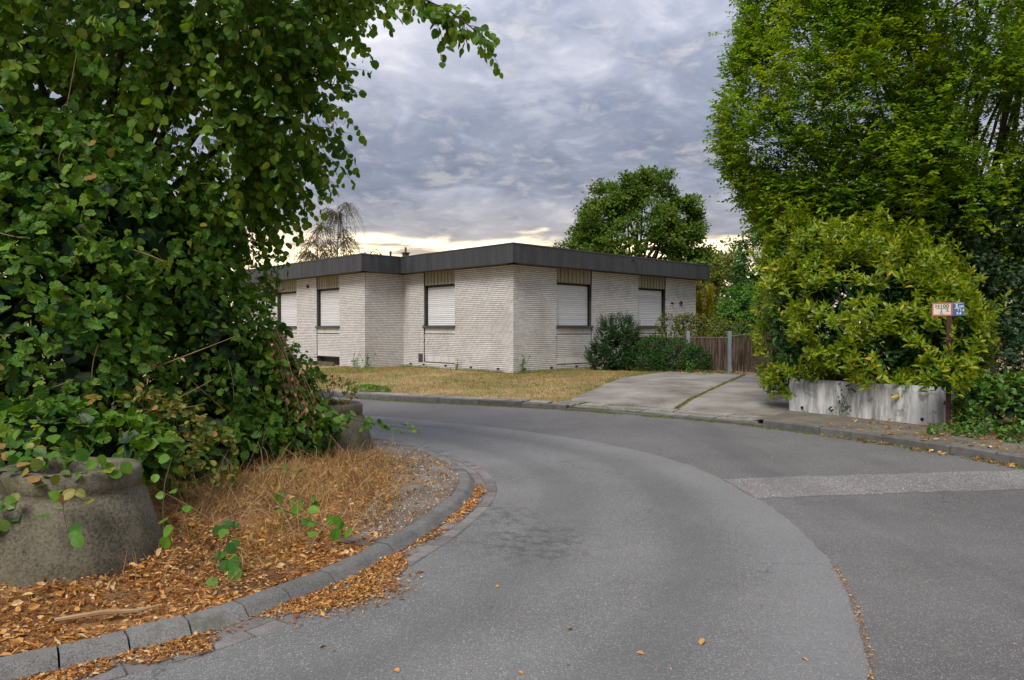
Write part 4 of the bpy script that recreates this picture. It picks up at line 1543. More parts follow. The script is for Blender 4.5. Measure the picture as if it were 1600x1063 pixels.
# ---- lime tree over the hedge
lb = np.array([-5.3, 8.7, .15])
lt = empty('lime_tree', lb)
tag(lt, 'tall lime tree with hanging leafy twigs above the hedge at the edge', 'tree')
LB = [(-4.7, 8.3, 4.2, 2.5, 1.8, 1.7), (-6.8, 7.6, 4.6, 2.4, 1.8, 2.0), (-3.2, 8.2, 4.35, 1.25, 1.2, 1.1), (-4.5, 8.0, 5.9, 2.6, 2.0, 1.6), (-2.75, 7.8, 5.4, 1.05, 1.1, 1.0), (-3.95, 8.3, 3.45, 1.35, 1.2, .8), (-2.2, 7.4, 5.9, 1.0, 1.0, .7)]
A, Nn, _ = blob_points(LB, 4200, (.50, 1.0), .66, -.85, .60, .7, 2.7)
D = unit(Nn * .9 + np.array([0.15, -.2, -.15]) + rnd(len(A), .35))
L = rng.uniform(.22, .58, len(A))
br = np.array([(-2.3, 7.3, 5.35), (-1.7, 7.15, 5.15), (-1.1, 7.05, 4.95), (-.62, 7.0, 4.72), (-.30, 7.0, 4.48)])
tb = rng.random(34) ** .8
bA = np.stack([np.interp(tb, np.linspace(0, 1, 5), br[:, k]) for k in range(3)], -1)
A = np.concatenate([A, bA])
D = np.concatenate([D, unit(np.array([.45, -.1, -.5]) + rnd(34, .45))])
L = np.concatenate([L, rng.uniform(.12, .42, 34)])
dr = rng.uniform(.35, .9, len(A))
path, pos, tan, side = twig_leaves(A, D, L, 9, dr)
n_ = len(pos)
tip = unit(tan * .35 + side * .55 - UP * .75 + rnd(n_, .38))
nr = unit(side * .2 + UP * .35 + np.array([.15, -.55, .1]) + rnd(n_, .55))
keep = rng.random(n_) < .92
S = rng.uniform(.06, .105, n_)
foliage(lt, tmpl_round(), frames(tip, nr)[keep], (pos + tip * .02)[keep], S[keep], 'lime_leaf', 300, base=lb)
tubes_obj('twig', lt, path, .005, .0015, 'twig', 3, lb, 'stuff')
tubes_obj('branch', lt, br[None], .018, .005, 'bark', 6, lb)
pick = rng.choice(n_, 2000, replace=False)
foliage(lt, tmpl_oval(.12, .02, -.1), frames(unit(-UP + rnd(2000, .35)), unit(rnd(2000, .8) + np.array([0, -.6, .2]))), pos[pick], rng.uniform(.06, .11, 2000), 'lime_bract', mass='seed_bracts', base=lb)
trunk(lt, [(0, 0, -.3), (.05, 0, 1.2), (.12, -.1, 2.8), (.3, -.25, 4.2), (.4, -.3, 6.2)], [.24, .19, .16, .12, .05])
lA = np.array([-5.2, 8.6, 1.6]) + np.stack([np.zeros(26), np.zeros(26), rng.uniform(0, 3.2, 26)], -1)
lB, _, _ = blob_points(LB, 26, (.6, .9), .6, -1)
tubes_obj('limb', lt, quad_paths(lA, lB, UP * .5 + rnd(26, .25)), .055, .012, 'bark', 5, lb, 'stuff')
tubes_obj('limb', lt, quad_paths(np.array([[-5.0, 8.5, 4.6]]), br[:1], np.array([[0, 0, .5]])), .05, .018, 'bark', 6, lb)

# ---- hornbeam beyond the concrete wall
hb = np.array([9.5, 15.3, .2])
ht = empty('hornbeam_tree', hb)
tag(ht, 'huge yellow green hornbeam with many steep stems behind the laurel', 'tree')
CB = [(11.2, 14.2, 3.4, 2.8, 1.6, 1.8), (9.9, 15.5, 6.4, 5.0, 3.8, 5.2), (6.85, 15.2, 6.2, 2.3, 2.2, 2.6), (6.9, 15.4, 8.6, 1.8, 2.0, 2.0), (7.15, 15.0, 4.4, 1.9, 1.7, 1.5), (12.8, 14.6, 6.5, 3.0, 2.5, 4), (9.2, 13.6, 8.0, 3.2, 1.8, 2.6), (9.8, 13.6, 5.2, 2.6, 1.4, 1.5)]
NL = 64
tg, tn, _ = blob_points(CB, NL, (.80, .98), .7, -.75, zmin=3.0)
bA = hb + np.stack([rng.normal(0, .42, NL), rng.normal(0, .35, NL), rng.uniform(.2, 2.0, NL)], -1)
bow = np.stack([-(tg[:, 0] - bA[:, 0]) * .22, -(tg[:, 1] - bA[:, 1]) * .22, np.abs(tg[:, 2] - bA[:, 2]) * .05], -1) + rnd(NL, .15)
limbs = quad_paths(bA, tg, bow, 10)
tubes_obj('stem', ht, limbs, rng.uniform(.05, .10, NL), .012, 'bark', 6, hb, 'stuff')
trunk(ht, [(0, 0, -.3), (0, 0, .6), (.05, 0, 1.5), (.1, .05, 2.6), (.2, .1, 4.5)], [.34, .28, .24, .18, .08])
# side branches
NS = 11
li = np.repeat(np.arange(NL), NS)
tt = rng.uniform(.38, 1.0, NL * NS)
f0 = tt * 9
i0 = np.clip(f0.astype(int), 0, 8)
fr = (f0 - i0)[:, None]
sA_ = limbs[li, i0] * (1 - fr) + limbs[li, i0 + 1] * fr
outd = unit(sA_ - (hb + np.array([0, 0, 2.5])))
sB_ = sA_ + unit(outd * .8 + UP * .25 + rnd(len(sA_), .6)) * rng.uniform(.4, 1.3, len(sA_))[:, None]
side_p = quad_paths(sA_, sB_, UP * .08 + rnd(len(sA_), .06), 6)
tubes_obj('branch', ht, side_p, .014, .004, 'bark', 3, hb, 'stuff')
q = np.repeat(np.arange(len(side_p)), 14)
k5 = rng.integers(1, 6, len(q))
T0 = side_p[q, k5] + rnd(len(q), .16)
sh, sn, _ = blob_points(CB, 9500, (.84, 1.03), .93, -.45, .95, 1.1, 2.2)
sh2, _, _ = blob_points(CB[2:5], 4000, (.80, 1.04), .9, -.5, .92, .9, 2.6)
sh3, _, _ = blob_points(CB, 7000, (.55, .9), .60, -.4, .80, 1.0, 2.0)
T0 = np.concatenate([T0, sh, sh2, sh3])
n_ = len(T0)
o_ = unit(T0 - (hb + np.array([0, 0, 3.0])))
D = unit(o_ * .8 + UP * .22 + rnd(n_, .55))
L = rng.uniform(.16, .42, n_) * np.where(rng.random(n_) < .05, 2.0, 1.0)
path, pos, tan, side = twig_leaves(T0, D, L, 9, np.full(n_, .35))
m_ = len(pos)
tip = unit(tan * .6 + side * .8 - UP * .12 + rnd(m_, .22))
nr = unit(UP * .9 + rnd(m_, .38) + np.array([-.12, -.25, 0]))
foliage(ht, tmpl_diamond(.29, .10), frames(tip, nr), pos, rng.uniform(.072, .120, m_), 'hornbeam_leaf', mass='crown', base=hb)

# ---- cherry laurel over the concrete wall
cb = np.array([6.7, 12.6, .15])
cl_o = empty('cherry_laurel', cb)
tag(cl_o, 'glossy yellow green cherry laurel spilling over the low concrete wall', 'bush')
QB = [(6.45, 12.7, 1.75, 1.45, 1.25, 1.5), (5.52, 13.35, 1.55, .88, .85, 1.55), (6.95, 11.75, 1.45, .82, .80, 1.0), (5.7, 13.4, 2.7, .8, .85, .95), (6.85, 12.8, 2.3, 1.05, .95, .85), (6.2, 11.95, 1.15, .75, .62, .62), (5.35, 12.95, .95, .58, .52, .70), (5.42, 13.6, 3.0, .55, .6, .72), (7.15, 12.3, 2.05, .75, .7, .85), (6.3, 13.3, 2.9, .5, .5, .6), (6.40, 10.46, .95, .40, .26, .27)]
SPt, Sn, Sd = blob_points(QB, 1750, (.78, 1.12), .97, -.45, .66, .5, .30)


def wall_side(Pp):
    """distance behind the wall's front face (negative in front of it)"""
    return (Pp[:, 0] - wa.x) * (-wd_.y) + (Pp[:, 1] - wa.y) * wd_.x


ok = ~((wall_side(SPt) < .22) & (SPt[:, 2] < .74) & (SPt[:, 0] > 5.0))
SPt, Sn, Sd = SPt[ok], Sn[ok], Sd[ok]
n_ = len(SPt)
ex = rng.choice(n_, 150, replace=False)
exd = unit(Sn[ex] * .55 + UP * .65 + rnd(150, .3))
exl = rng.uniform(.16, .42, 150)
for fr_ in (.45, 1.0):
    SPt = np.concatenate([SPt, SPt[ex] + exd * (exl * fr_)[:, None]])
    Sn = np.concatenate([Sn, exd])
    Sd = np.concatenate([Sd, np.full(150, 1.05)])
tubes_obj('shoot', cl_o, quad_paths(SPt[ex], SPt[ex] + exd * exl[:, None], np.zeros((150, 3)), 4), .006, .003, 'twig', 3, cb, 'stuff')
n_ = len(SPt)
ax_ = unit(Sn * .65 + UP * .45 + rnd(n_, .35))
M_ = 9
tmp = unit(np.cross(ax_, np.array([.3, .5, .81])))
tm2 = np.cross(ax_, tmp)
gold = np.arange(M_) * 2.39996
rad = np.cos(gold)[None, :, None] * tmp[:, None] + np.sin(gold)[None, :, None] * tm2[:, None]
el = np.linspace(.15, 1.1, M_)[None, :, None]
tipv = (np.cos(el) * rad + np.sin(el) * ax_[:, None]).reshape(-1, 3) + rnd(n_ * M_, .16)
nrv = np.repeat(ax_, M_, 0) + rnd(n_ * M_, .22)
posv = (SPt[:, None] - ax_[:, None] * np.linspace(.13, -.02, M_)[None, :, None]).reshape(-1, 3)
Sv = rng.uniform(.115, .185, n_ * M_) * np.tile(np.linspace(1.05, .6, M_), n_)
foliage(cl_o, tmpl_oval(.19, .03, -.06), frames(tipv, nrv), posv, Sv, 'laurel_leaf', 300, np.repeat(np.where(Sd > 1.0, 1, .5), M_), base=cb)
P, Nn, _ = blob_points([tuple(b[:3]) + tuple(x * .74 for x in b[3:]) for b in QB], 5500, (.45, 1.0), .6, -.8, zmin=.3)
okk = ~((wall_side(P) < .22) & (P[:, 2] < .70))
P, Nn = P[okk], Nn[okk]
foliage(cl_o, tmpl_oval(.2), leaves_on(P, Nn, .7, .4, .4, .2, .5, .5), P, rng.uniform(.13, .20, len(P)), 'shrub_leaf', mass='inner_foliage', base=cb)
sA_ = np.array([6.4, 12.7, .1]) + rng.uniform(-1, 1, (70, 3)) * np.array([.7, .5, 0])
tubes_obj('stem', cl_o, quad_paths(sA_, SPt[rng.choice(n_, 70)], UP * .3 + rnd(70, .15)), .018, .004, 'twig', 4, cb, 'stuff')
# a side shoot reaching out beside the post
sb_ = np.array([[6.9, 11.2, 1.05], [7.15, 11.05, 1.22], [7.45, 10.95, 1.36], [7.62, 10.9, 1.42]])
tubes_obj('stem', cl_o, sb_[None], .008, .003, 'twig', 4, cb)


def simple_bush(name, label, cat, blobs, n_leaf, size, mat, tm, base=None, group=None, clump=.7, cs=.4, orient=(.7, .45, .45, .25, .5, .5), stems=24, face=-.4, zmin=None, n_parts=0, inner=True, stem_r=.014):
    B = np.array(blobs)
    if base is None:
        base = (B[:, 0].mean(), B[:, 1].mean(), 0.1)
    base = np.array(base, float)
    o = empty(name, base)
    tag(o, label, cat, group)
    zm = base[2] if zmin is None else zmin
    P_, N_, D_ = blob_points(blobs, n_leaf, (.72, 1.08), .96, face, clump, cs, zm)
    foliage(o, tm, leaves_on(P_, N_, *orient), P_, rng.uniform(size[0], size[1], len(P_)), mat, n_parts, base=base)
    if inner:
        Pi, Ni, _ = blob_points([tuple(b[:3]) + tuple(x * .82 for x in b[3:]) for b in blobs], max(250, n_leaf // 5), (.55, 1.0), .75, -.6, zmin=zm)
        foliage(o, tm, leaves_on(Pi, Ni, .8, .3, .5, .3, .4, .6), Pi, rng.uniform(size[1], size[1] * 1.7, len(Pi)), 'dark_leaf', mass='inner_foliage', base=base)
    if stems:
        a_ = base + rng.uniform(-1, 1, (stems, 3)) * np.array([.25, .25, 0]) * B[:, 3].max() - np.array([0, 0, .05])
        b_ = P_[rng.choice(len(P_), stems)]
        tubes_obj('stem', o, quad_paths(a_, b_, UP * .25 + rnd(stems, .08)), stem_r, .003, 'twig', 4, base, 'stuff')
    return o


OV_ = tmpl_oval(.24)
g0 = terr1(3.4, 23.6)
# spiky yew and the low shrub beside it, before the house front
yb = np.array([3.45, 23.7, g0])
yew = empty('yew_shrub', yb)
tag(yew, 'dark upright yew shrub with spiky shoots against the house front', 'shrub')
YB = [(3.45, 23.7, .85, .72, .6, .85), (3.1, 23.6, .6, .55, .5, .5), (3.7, 23.7, 1.25, .5, .45, .65), (3.3, 23.8, 1.35, .42, .4, .55)]
A, Nn, _ = blob_points(YB, 900, (.7, 1.0), .9, -.5, .75, .4, g0)
D = unit(Nn * .6 + UP * .75 + rnd(len(A), .3))
path, pos, tan, side = twig_leaves(A, D, rng.uniform(.14, .36, len(A)), 16, np.full(len(A), -.1), start=.0)
n_ = len(pos)
foliage(yew, tmpl_diamond(.16, .03), frames(unit(tan * .6 + side * .7 + rnd(n_, .4)), unit(UP + rnd(n_, .7))), pos, rng.uniform(.045, .075, n_), 'yew_leaf', base=yb)
tubes_obj('twig', yew, path, .004, .002, 'twig', 3, yb, 'stuff')
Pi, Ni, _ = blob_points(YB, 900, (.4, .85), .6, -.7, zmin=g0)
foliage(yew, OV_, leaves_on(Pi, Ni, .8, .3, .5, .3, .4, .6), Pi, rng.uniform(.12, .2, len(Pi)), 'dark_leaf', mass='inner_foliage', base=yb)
trunk(yew, [(0, 0, -.1), (.02, 0, .4), (.05, 0, .9)], [.05, .04, .02])
simple_bush('low_shrub', 'low spreading dark green shrub between the yew and the metal fence post', 'shrub',
            [(4.45, 23.3, .62, .75, .6, .55), (5.25, 23.0, .62, .85, .65, .62), (5.85, 22.8, .5, .6, .5, .5), (4.7, 23.2, .95, .55, .5, .42)], 5200, (.05, .10), 'shrub_leaf', tmpl_oval(.2), (5.1, 23.1, g0), clump=.75, cs=.3, orient=(.6, .6, .45, -.25, .6, .6))
simple_bush('rhododendron', 'olive green rhododendron rising behind the plank fence', 'shrub',
            [(6.9, 25.4, 1.25, 1.25, .9, .85), (7.9, 25.0, 1.15, .9, .8, .72), (5.75, 25.6, 1.55, .55, .5, .60), (6.4, 25.4, 1.5, .8, .6, .62)], 3800, (.07, .13), 'rhododendron_leaf', tmpl_oval(.2), (6.9, 25.4, .2), clump=.72, cs=.35)
simple_bush('round_laurel', 'rounded bright green laurel bush behind the plank gate', 'bush',
            [(8.95, 27, 1.9, 1.15, 1.0, 1.35), (8.5, 26.8, 1.5, .8, .7, 1.0), (9.5, 26.6, 1.8, .9, .8, 1.1)], 5200, (.09, .16), 'fresh_leaf', tmpl_oval(.2), (8.9, 27, .2), clump=.75, cs=.4)
for (gx, gy, gh, lab) in ((7.72, 30.6, 2.65, 'small golden conifer close to the house corner, lowest of three'), (8.05, 30.5, 2.9, 'middle of three golden conifers beside the house corner'), (8.45, 30.3, 3.2, 'tallest golden conifer of three beside the house corner')):
    gb = np.array([gx, gy, .2])
    go = empty('golden_conifer', gb)
    tag(go, lab, 'conifer', 'golden conifers beside the house')
    n_ = 1500
    z_ = rng.random(n_) ** .8
    rr = (.34 * (1 - z_) ** .95 + .015) * rng.uniform(.6, 1.08, n_)
    an = rng.uniform(0, 6.283, n_)
    P = gb + np.stack([np.cos(an) * rr, np.sin(an) * rr, z_ * gh], -1)
    od = np.stack([np.cos(an), np.sin(an), np.zeros(n_)], -1)
    foliage(go, tmpl_diamond(.2, .05), frames(unit(UP + od * .45 + rnd(n_, .2)), unit(od + rnd(n_, .3))), P, rng.uniform(.09, .2, n_), 'gold_conifer', base=gb)
    trunk(go, [(0, 0, -.1), (0, 0, gh * .9)], [.05, .01])


def broad_tree(name, label, base, blobs, n_leaf, size, mat, trunk_pts, trunk_r, n_limb, clump=.7, cs=1.2, face=-.7, bark='bark', limb_r=.12, tm=None, shell=(.62, 1.05), group=None):
    base = np.array(base, float)
    o = empty(name, base)
    tag(o, label, 'tree', group)
    trunk(o, trunk_pts, trunk_r, bark)
    # leaf clumps: each gathers a spray of leaves, so that light and dark tufts show
    nc = max(40, n_leaf // 55)
    C, N_, D_ = blob_points(blobs, nc, shell, .82, face, .9, cs * 1.3)
    C = C + N_ * (np.clip(rng.normal(0, .09, nc), -.15, .28) * np.median(np.array(blobs)[:, 3:6]))[:, None]
    q_ = rng.integers(0, nc, n_leaf)
    sp = np.median(np.array(blobs)[:, 3:6]) * .115
    P_ = C[q_] + rnd(n_leaf, sp) * np.array([1, 1, .72])
    foliage(o, tm or tmpl_diamond(.34, .1), leaves_on(P_, N_[q_], .45, .75, .45, .1, .6, .6), P_, rng.uniform(size[0], size[1], n_leaf), mat, mass='crown', base=base)
    a_ = base + np.array(trunk_pts[2]) + np.stack([np.zeros(n_limb), np.zeros(n_limb), rng.uniform(0, 1, n_limb) * (trunk_pts[-1][2] - trunk_pts[2][2])], -1)
    b_ = C[rng.choice(nc, n_limb)]
    tubes_obj('limb', o, quad_paths(a_, b_, UP * .4 + rnd(n_limb, .3)), limb_r, limb_r * .15, bark, 5, base, 'stuff')
    return o


broad_tree('oak_tree', 'large round crowned green oak standing behind the bungalow roof', (7.8, 45, -.1),
           [(7.7, 45, 7.3, 3.7, 3.4, 3.6), (5.0, 44.6, 5.6, 2.1, 2.0, 2.3), (10.2, 44.6, 6.2, 2.2, 2.1, 2.6), (8.7, 45, 9.7, 2.1, 2.0, 1.75), (6.5, 44.8, 9.2, 1.8, 1.8, 1.5), (10.6, 45, 8.7, 1.3, 1.4, 1.5), (11.9, 44.8, 5.2, 1.2, 1.3, 1.3), (4.0, 44.6, 4.8, 1.3, 1.3, 1.4)],
           60000, (.15, .26), 'oak_leaf', [(0, 0, -.3), (0, 0, 1.2), (.05, 0, 2.4), (.1, 0, 4.5), (.1, 0, 7.5)], [.45, .36, .32, .24, .10], 40)
broad_tree('slim_tree', 'smaller brownish green tree just right of the big oak', (13.2, 47, -.1), [(13.0, 47, 4.9, 1.5, 1.4, 1.7), (14.4, 47, 4.4, 1.4, 1.3, 1.5), (13.4, 46.8, 3.4, 1.8, 1.4, 1.6)], 9000, (.13, .23), 'oak_leaf', [(0, 0, -.2), (0, 0, .8), (0, 0, 1.6), (0, 0, 3), (0, 0, 4.6)], [.2, .17, .15, .1, .05], 16)
broad_tree('olive_bush', 'loose olive green bush beyond the house corner and golden conifers', (10.5, 34, 0), [(10.3, 34, 3.1, 1.15, 1.1, 2.0), (11.0, 34, 2.6, 1.1, 1.0, 1.8), (10.2, 33.6, 1.8, 1.2, 1.0, 1.3)], 8000, (.09, .17), 'olive_leaf', [(0, 0, -.2), (0, 0, .4), (0, 0, .8), (0, 0, 1.5), (0, 0, 3)], [.1, .09, .08, .06, .03], 16, limb_r=.05)
broad_tree('russet_bush', 'thin russet leaved bush showing between house wall and conifers', (8.8, 33.5, 0), [(8.75, 33.5, 2.6, .85, .8, 1.35), (9.3, 33.5, 2.0, .8, .7, 1.1)], 2600, (.08, .14), 'birch_leaf', [(0, 0, -.2), (0, 0, .4), (0, 0, .8), (0, 0, 1.4), (0, 0, 2.4)], [.07, .06, .05, .04, .02], 12, limb_r=.035)
broad_tree('dark_evergreen', 'dark green evergreen tree between the olive bush and the hornbeam', (10.9, 29.5, 0), [(10.6, 29.5, 4.0, 1.35, 1.3, 2.1), (11.6, 29, 3.2, 1.5, 1.3, 2.4), (10.7, 29.2, 2.4, 1.4, 1.2, 1.7), (11.4, 29.5, 5.4, 1.2, 1.1, 1.5)], 13000, (.09, .17), 'shrub_leaf', [(0, 0, -.2), (0, 0, .6), (0, 0, 1.2), (0, 0, 2.6), (0, 0, 5.4)], [.2, .17, .15, .12, .04], 18, limb_r=.06)
# far leaf wall that closes the plots behind: each a tree of its own
for k, (fx, fy, fr, fh, lab) in enumerate(((17.5, 52, 3.4, 4.2, 'mid green tree far behind, mostly hidden by the hornbeam'), (21.5, 36, 3.6, 4.6, 'broad green tree far back behind the dark undergrowth'))):
    broad_tree('background_tree', lab, (fx, fy, -.1), [(fx, fy, fh, fr, fr * .8, fh * .95), (fx + fr * .6, fy, fh * .7, fr * .7, fr * .6, fh * .7)], 7000, (.18, .32), 'oak_leaf', [(0, 0, -.2), (0, 0, .6), (0, 0, 1.0), (0, 0, 2), (0, 0, fh)], [.25, .22, .2, .15, .06], 12, group='trees in the far background')


def birch(x, y, h, wid, nt, lab):
    b = np.array([x, y, 0.0])
    o = empty('birch_tree', b)
    tag(o, lab, 'tree', 'thin birches behind the house')
    trunk(o, [(0, 0, -.2), (.1, 0, h * .3), (0, 0, h * .6), (.1, 0, h * .97)], [.16, .12, .07, .015], 'birch_bark')
    nl = 26
    zt = rng.uniform(.35, .95, nl)
    a_ = b + np.stack([np.full(nl, .05), np.zeros(nl), zt * h], -1)
    an = rng.uniform(0, 6.283, nl)
    ln = wid * (1.12 - zt) * 1.5 * rng.uniform(.6, 1.1, nl)
    e_ = a_ + np.stack([np.cos(an) * ln, np.sin(an) * ln, ln * rng.uniform(.5, 1.1, nl)], -1)
    e_[:, 2] = np.minimum(e_[:, 2], h)
    lp = quad_paths(a_, e_, np.tile(UP * .25, (nl, 1)), 7)
    tubes_obj('limb', o, lp, .04, .008, 'bark', 4, b, 'stuff')
    q_ = rng.integers(0, nl, nt)
    T_ = lp[q_, rng.integers(2, 7, nt)] + rnd(nt, .08)
    D_ = unit(np.stack([np.cos(an[q_]), np.sin(an[q_]), np.full(nt, -.2)], -1) * .5 + rnd(nt, .4))
    pth, ps, tn_, sd_ = twig_leaves(T_, D_, rng.uniform(.5, 1.4, nt), 16, np.full(nt, 1.1))
    m2_ = len(ps)
    kp = rng.random(m2_) < .62
    foliage(o, tmpl_diamond(.4, .05), frames(unit(-UP + rnd(m2_, .5)), rnd(m2_))[kp], ps[kp], rng.uniform(.055, .105, m2_)[kp], 'birch_leaf', mass='crown', base=b)
    tubes_obj('twig', o, pth, .010, .004, 'bark', 3, b, 'stuff')
    return o


birch(-12.3, 50, 10.7, 2.3, 900, 'tall thin weeping birch with brownish leaves left of the roof vents')
birch(-14.0, 51, 9.4, 1.9, 560, 'shorter weeping birch half covered by the lime tree leaves')
birch(-10.7, 53, 7.7, 1.4, 360, 'lowest sparse birch top showing just above the roof edge')

# ---- dark undergrowth and ground cover right of the sign post
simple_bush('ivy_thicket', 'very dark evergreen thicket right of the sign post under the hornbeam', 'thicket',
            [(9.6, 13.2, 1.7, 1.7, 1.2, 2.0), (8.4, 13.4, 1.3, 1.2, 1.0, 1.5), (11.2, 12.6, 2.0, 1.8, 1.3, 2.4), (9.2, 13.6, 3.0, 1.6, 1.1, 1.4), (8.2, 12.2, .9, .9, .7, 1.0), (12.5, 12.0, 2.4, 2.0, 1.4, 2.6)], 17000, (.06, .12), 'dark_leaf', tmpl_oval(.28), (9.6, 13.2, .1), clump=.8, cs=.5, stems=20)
simple_bush('bramble_patch', 'bright green bramble patch at the foot of the dark thicket by the kerb', 'brambles',
            [(7.35, 10.55, .28, .62, .55, .58), (8.1, 10.6, .30, .8, .7, .75), (7.7, 9.95, .15, .6, .45, .36), (8.9, 10.0, .2, .9, .6, .55), (7.0, 10.75, .35, .35, .3, .55)], 2300, (.065, .125), 'bramble_leaf', tmpl_oval(.36), (7.8, 10.4, .11), clump=.72, cs=.25, n_parts=150, orient=(.5, .75, .35, .1, .6, .5), stems=30, stem_r=.006)
MB().tube([(8.05, 12.0, 0), (8.08, 12.02, .7), (8.02, 12.02, 1.35)], [.15, .13, .12], 10).build('stump', 'bark', None, True)
tag(bpy.data.objects['stump'], 'pale bare trunk showing dimly inside the dark thicket', 'trunk')

simple_bush('kerb_ivy', 'flat ivy and weeds spreading over the kerb before the brambles', 'ivy',
            [(6.55, 9.75, .14, .42, .30, .12), (6.15, 9.95, .13, .32, .2, .10), (6.9, 9.35, .14, .45, .35, .14), (7.2, 9.0, .16, .4, .4, .2), (6.75, 10.35, .16, .3, .3, .25)], 1500, (.035, .075), 'bramble_leaf', tmpl_oval(.4), (6.6, 9.7, .11), clump=.6, cs=.2, orient=(.3, 1.0, .35, .1, .6, .6), stems=16, stem_r=.004, face=-.9, inner=False, n_parts=60)
simple_bush('wall_creeper', 'small dark creeper climbing the middle of the concrete wall', 'creeper',
            [(5.62, 12.10, .42, .03, .05, .26), (5.70, 12.03, .22, .07, .06, .06), (5.74, 11.95, .62, .10, .06, .06), (5.52, 12.22, .20, .08, .06, .07)], 60, (.03, .06), 'shrub_leaf', tmpl_oval(.4), (5.6, 12.1, .12), clump=0, stems=5, stem_r=.003, inner=False, face=-.2, n_parts=30, orient=(.2, .2, .2, .2, .2, .8))

# ---- yellowing weed bush between planter and hedge, withered creeper on the hedge end
simple_bush('yellowing_bush', 'small yellowing bush with crinkled leaves beside the big planter', 'bush',
            [(-2.95, 6.0, .62, .34, .3, .42), (-2.7, 6.15, .42, .3, .28, .34), (-3.1, 5.9, .85, .22, .2, .26)], 620, (.035, .065), 'yellowing_leaf', tmpl_round(), (-2.9, 6.05, vz1(-2.9, 6.05)), clump=.7, cs=.2, stems=18, stem_r=.005, inner=False, n_parts=120)
wc = np.array([-2.42, 7.9, .2])
wo_ = empty('withered_creeper', wc)
tag(wo_, 'brown withered creeper hanging down the end of the hedge', 'creeper')
A = np.array([-2.62, 7.8, 1.55]) + rnd(9, .05)
Bq = np.array([-2.25, 7.85, .62]) + rnd(9, .07)
wp = quad_paths(A, Bq, np.array([.02, -.04, .08]) + rnd(9, .07), 9)
tubes_obj('stem', wo_, wp, .003, .002, 'dry_twig', 4, wc, 'stuff')
q_ = rng.integers(0, 9, 110)
P = wp[q_, rng.integers(0, 9, 110)] + rnd(110, .03)
foliage(wo_, tmpl_curl(), frames(unit(-UP + rnd(110, .5)), unit(np.array([.3, -.8, .2]) + rnd(110, .5))), P, rng.uniform(.035, .075, 110), 'withered_leaf', 60, base=wc)


def creeping_shoot(label, pts, n_leaf, size, mat, spread=.05, grp='green shoots creeping over the dead leaves'):
    pts = np.array(pts, float)
    b = np.array([pts[0, 0], pts[0, 1], vz1(pts[0, 0], pts[0, 1])])
    o = empty('creeping_shoot', b)
    tag(o, label, 'shoot', grp)
    t_ = np.linspace(0, 1, 12)
    W = np.stack([np.interp(t_, np.linspace(0, 1, len(pts)), pts[:, k]) for k in range(3)], -1)
    W[:, 2] += verge_z(W[:, :2])
    tubes_obj('stem', o, W[None], .004, .002, 'twig', 4, b)
    tl = np.linspace(.08, 1, n_leaf)
    P_ = np.stack([np.interp(tl, t_, W[:, k]) for k in range(3)], -1) + rnd(n_leaf, spread) * np.array([1, 1, .5])
    P_[:, 2] = np.maximum(P_[:, 2], verge_z(P_[:, :2]) + .03)
    foliage(o, tmpl_round(), frames(unit(rnd(n_leaf, .6) + np.array([.35, -.5, -.1])), unit(UP * .7 + np.array([.1, -.75, 0]) + rnd(n_leaf, .28))), P_, rng.uniform(size[0], size[1], n_leaf), mat, n_leaf, np.ones(n_leaf), base=b)


creeping_shoot('dark green bramble shoot with round leaves nearest the kerb stones', [(-2.0, 5.1, .12), (-1.92, 4.75, .14), (-1.86, 4.45, .08), (-1.80, 4.25, .03)], 13, (.065, .10), 'hazel_leaf', .06)
creeping_shoot('green shoot lying across the dead leaves towards the straw grass', [(-1.85, 5.45, .13), (-1.6, 5.2, .15), (-1.35, 5.05, .12), (-1.2, 4.98, .08)], 12, (.06, .095), 'fresh_leaf', .045)
creeping_shoot('short green shoot farther from the kerb than the other ground shoots', [(-1.95, 5.9, .12), (-1.75, 5.75, .14), (-1.6, 5.7, .10)], 7, (.05, .085), 'hazel_leaf', .04)
creeping_shoot('light green shoot hanging beside the right flank of the big planter', [(-2.5, 5.2, .52), (-2.32, 4.72, .46), (-2.2, 4.45, .36), (-2.12, 4.3, .22)], 9, (.06, .09), 'fresh_leaf', .06)
creeping_shoot('yellowing leafy shoot trailing over the rim of the big planter', [(-3.3, 5.05, .62), (-3.05, 4.6, .66), (-2.8, 4.25, .60), (-2.55, 4.2, .48)], 24, (.05, .085), 'yellowing_leaf', .07)
creeping_shoot('dense green hazel shoot lying over the back of the big planter rim', [(-3.4, 5.0, .72), (-3.1, 4.65, .66), (-2.8, 4.48, .64), (-2.5, 4.45, .60)], 52, (.055, .095), 'hazel_leaf', .10)
creeping_shoot('leafy green and yellow shoot covering the planter rim nearest the picture edge', [(-3.5, 4.75, .70), (-3.25, 4.45, .62), (-3.05, 4.22, .52), (-2.95, 4.1, .38)], 40, (.05, .09), 'bramble_leaf', .09)
creeping_shoot('thin shoot with pale green leaves hanging down the planter front', [(-2.75, 4.35, .58), (-2.62, 4.12, .46), (-2.52, 4.02, .30)], 9, (.05, .08), 'fresh_leaf', .05)
creeping_shoot('yellow green leaves drooping at the edge beside the planter foot', [(-3.7, 4.9, .75), (-3.55, 4.6, .6), (-3.35, 4.35, .42), (-3.1, 4.15, .25)], 16, (.06, .10), 'bramble_leaf', .09)
creeping_shoot('low weed shoot with yellow green leaves in front of the small planter', [(-2.4, 6.9, .08), (-2.2, 6.75, .12), (-2.05, 6.7, .10)], 9, (.04, .07), 'yellowing_leaf', .05)

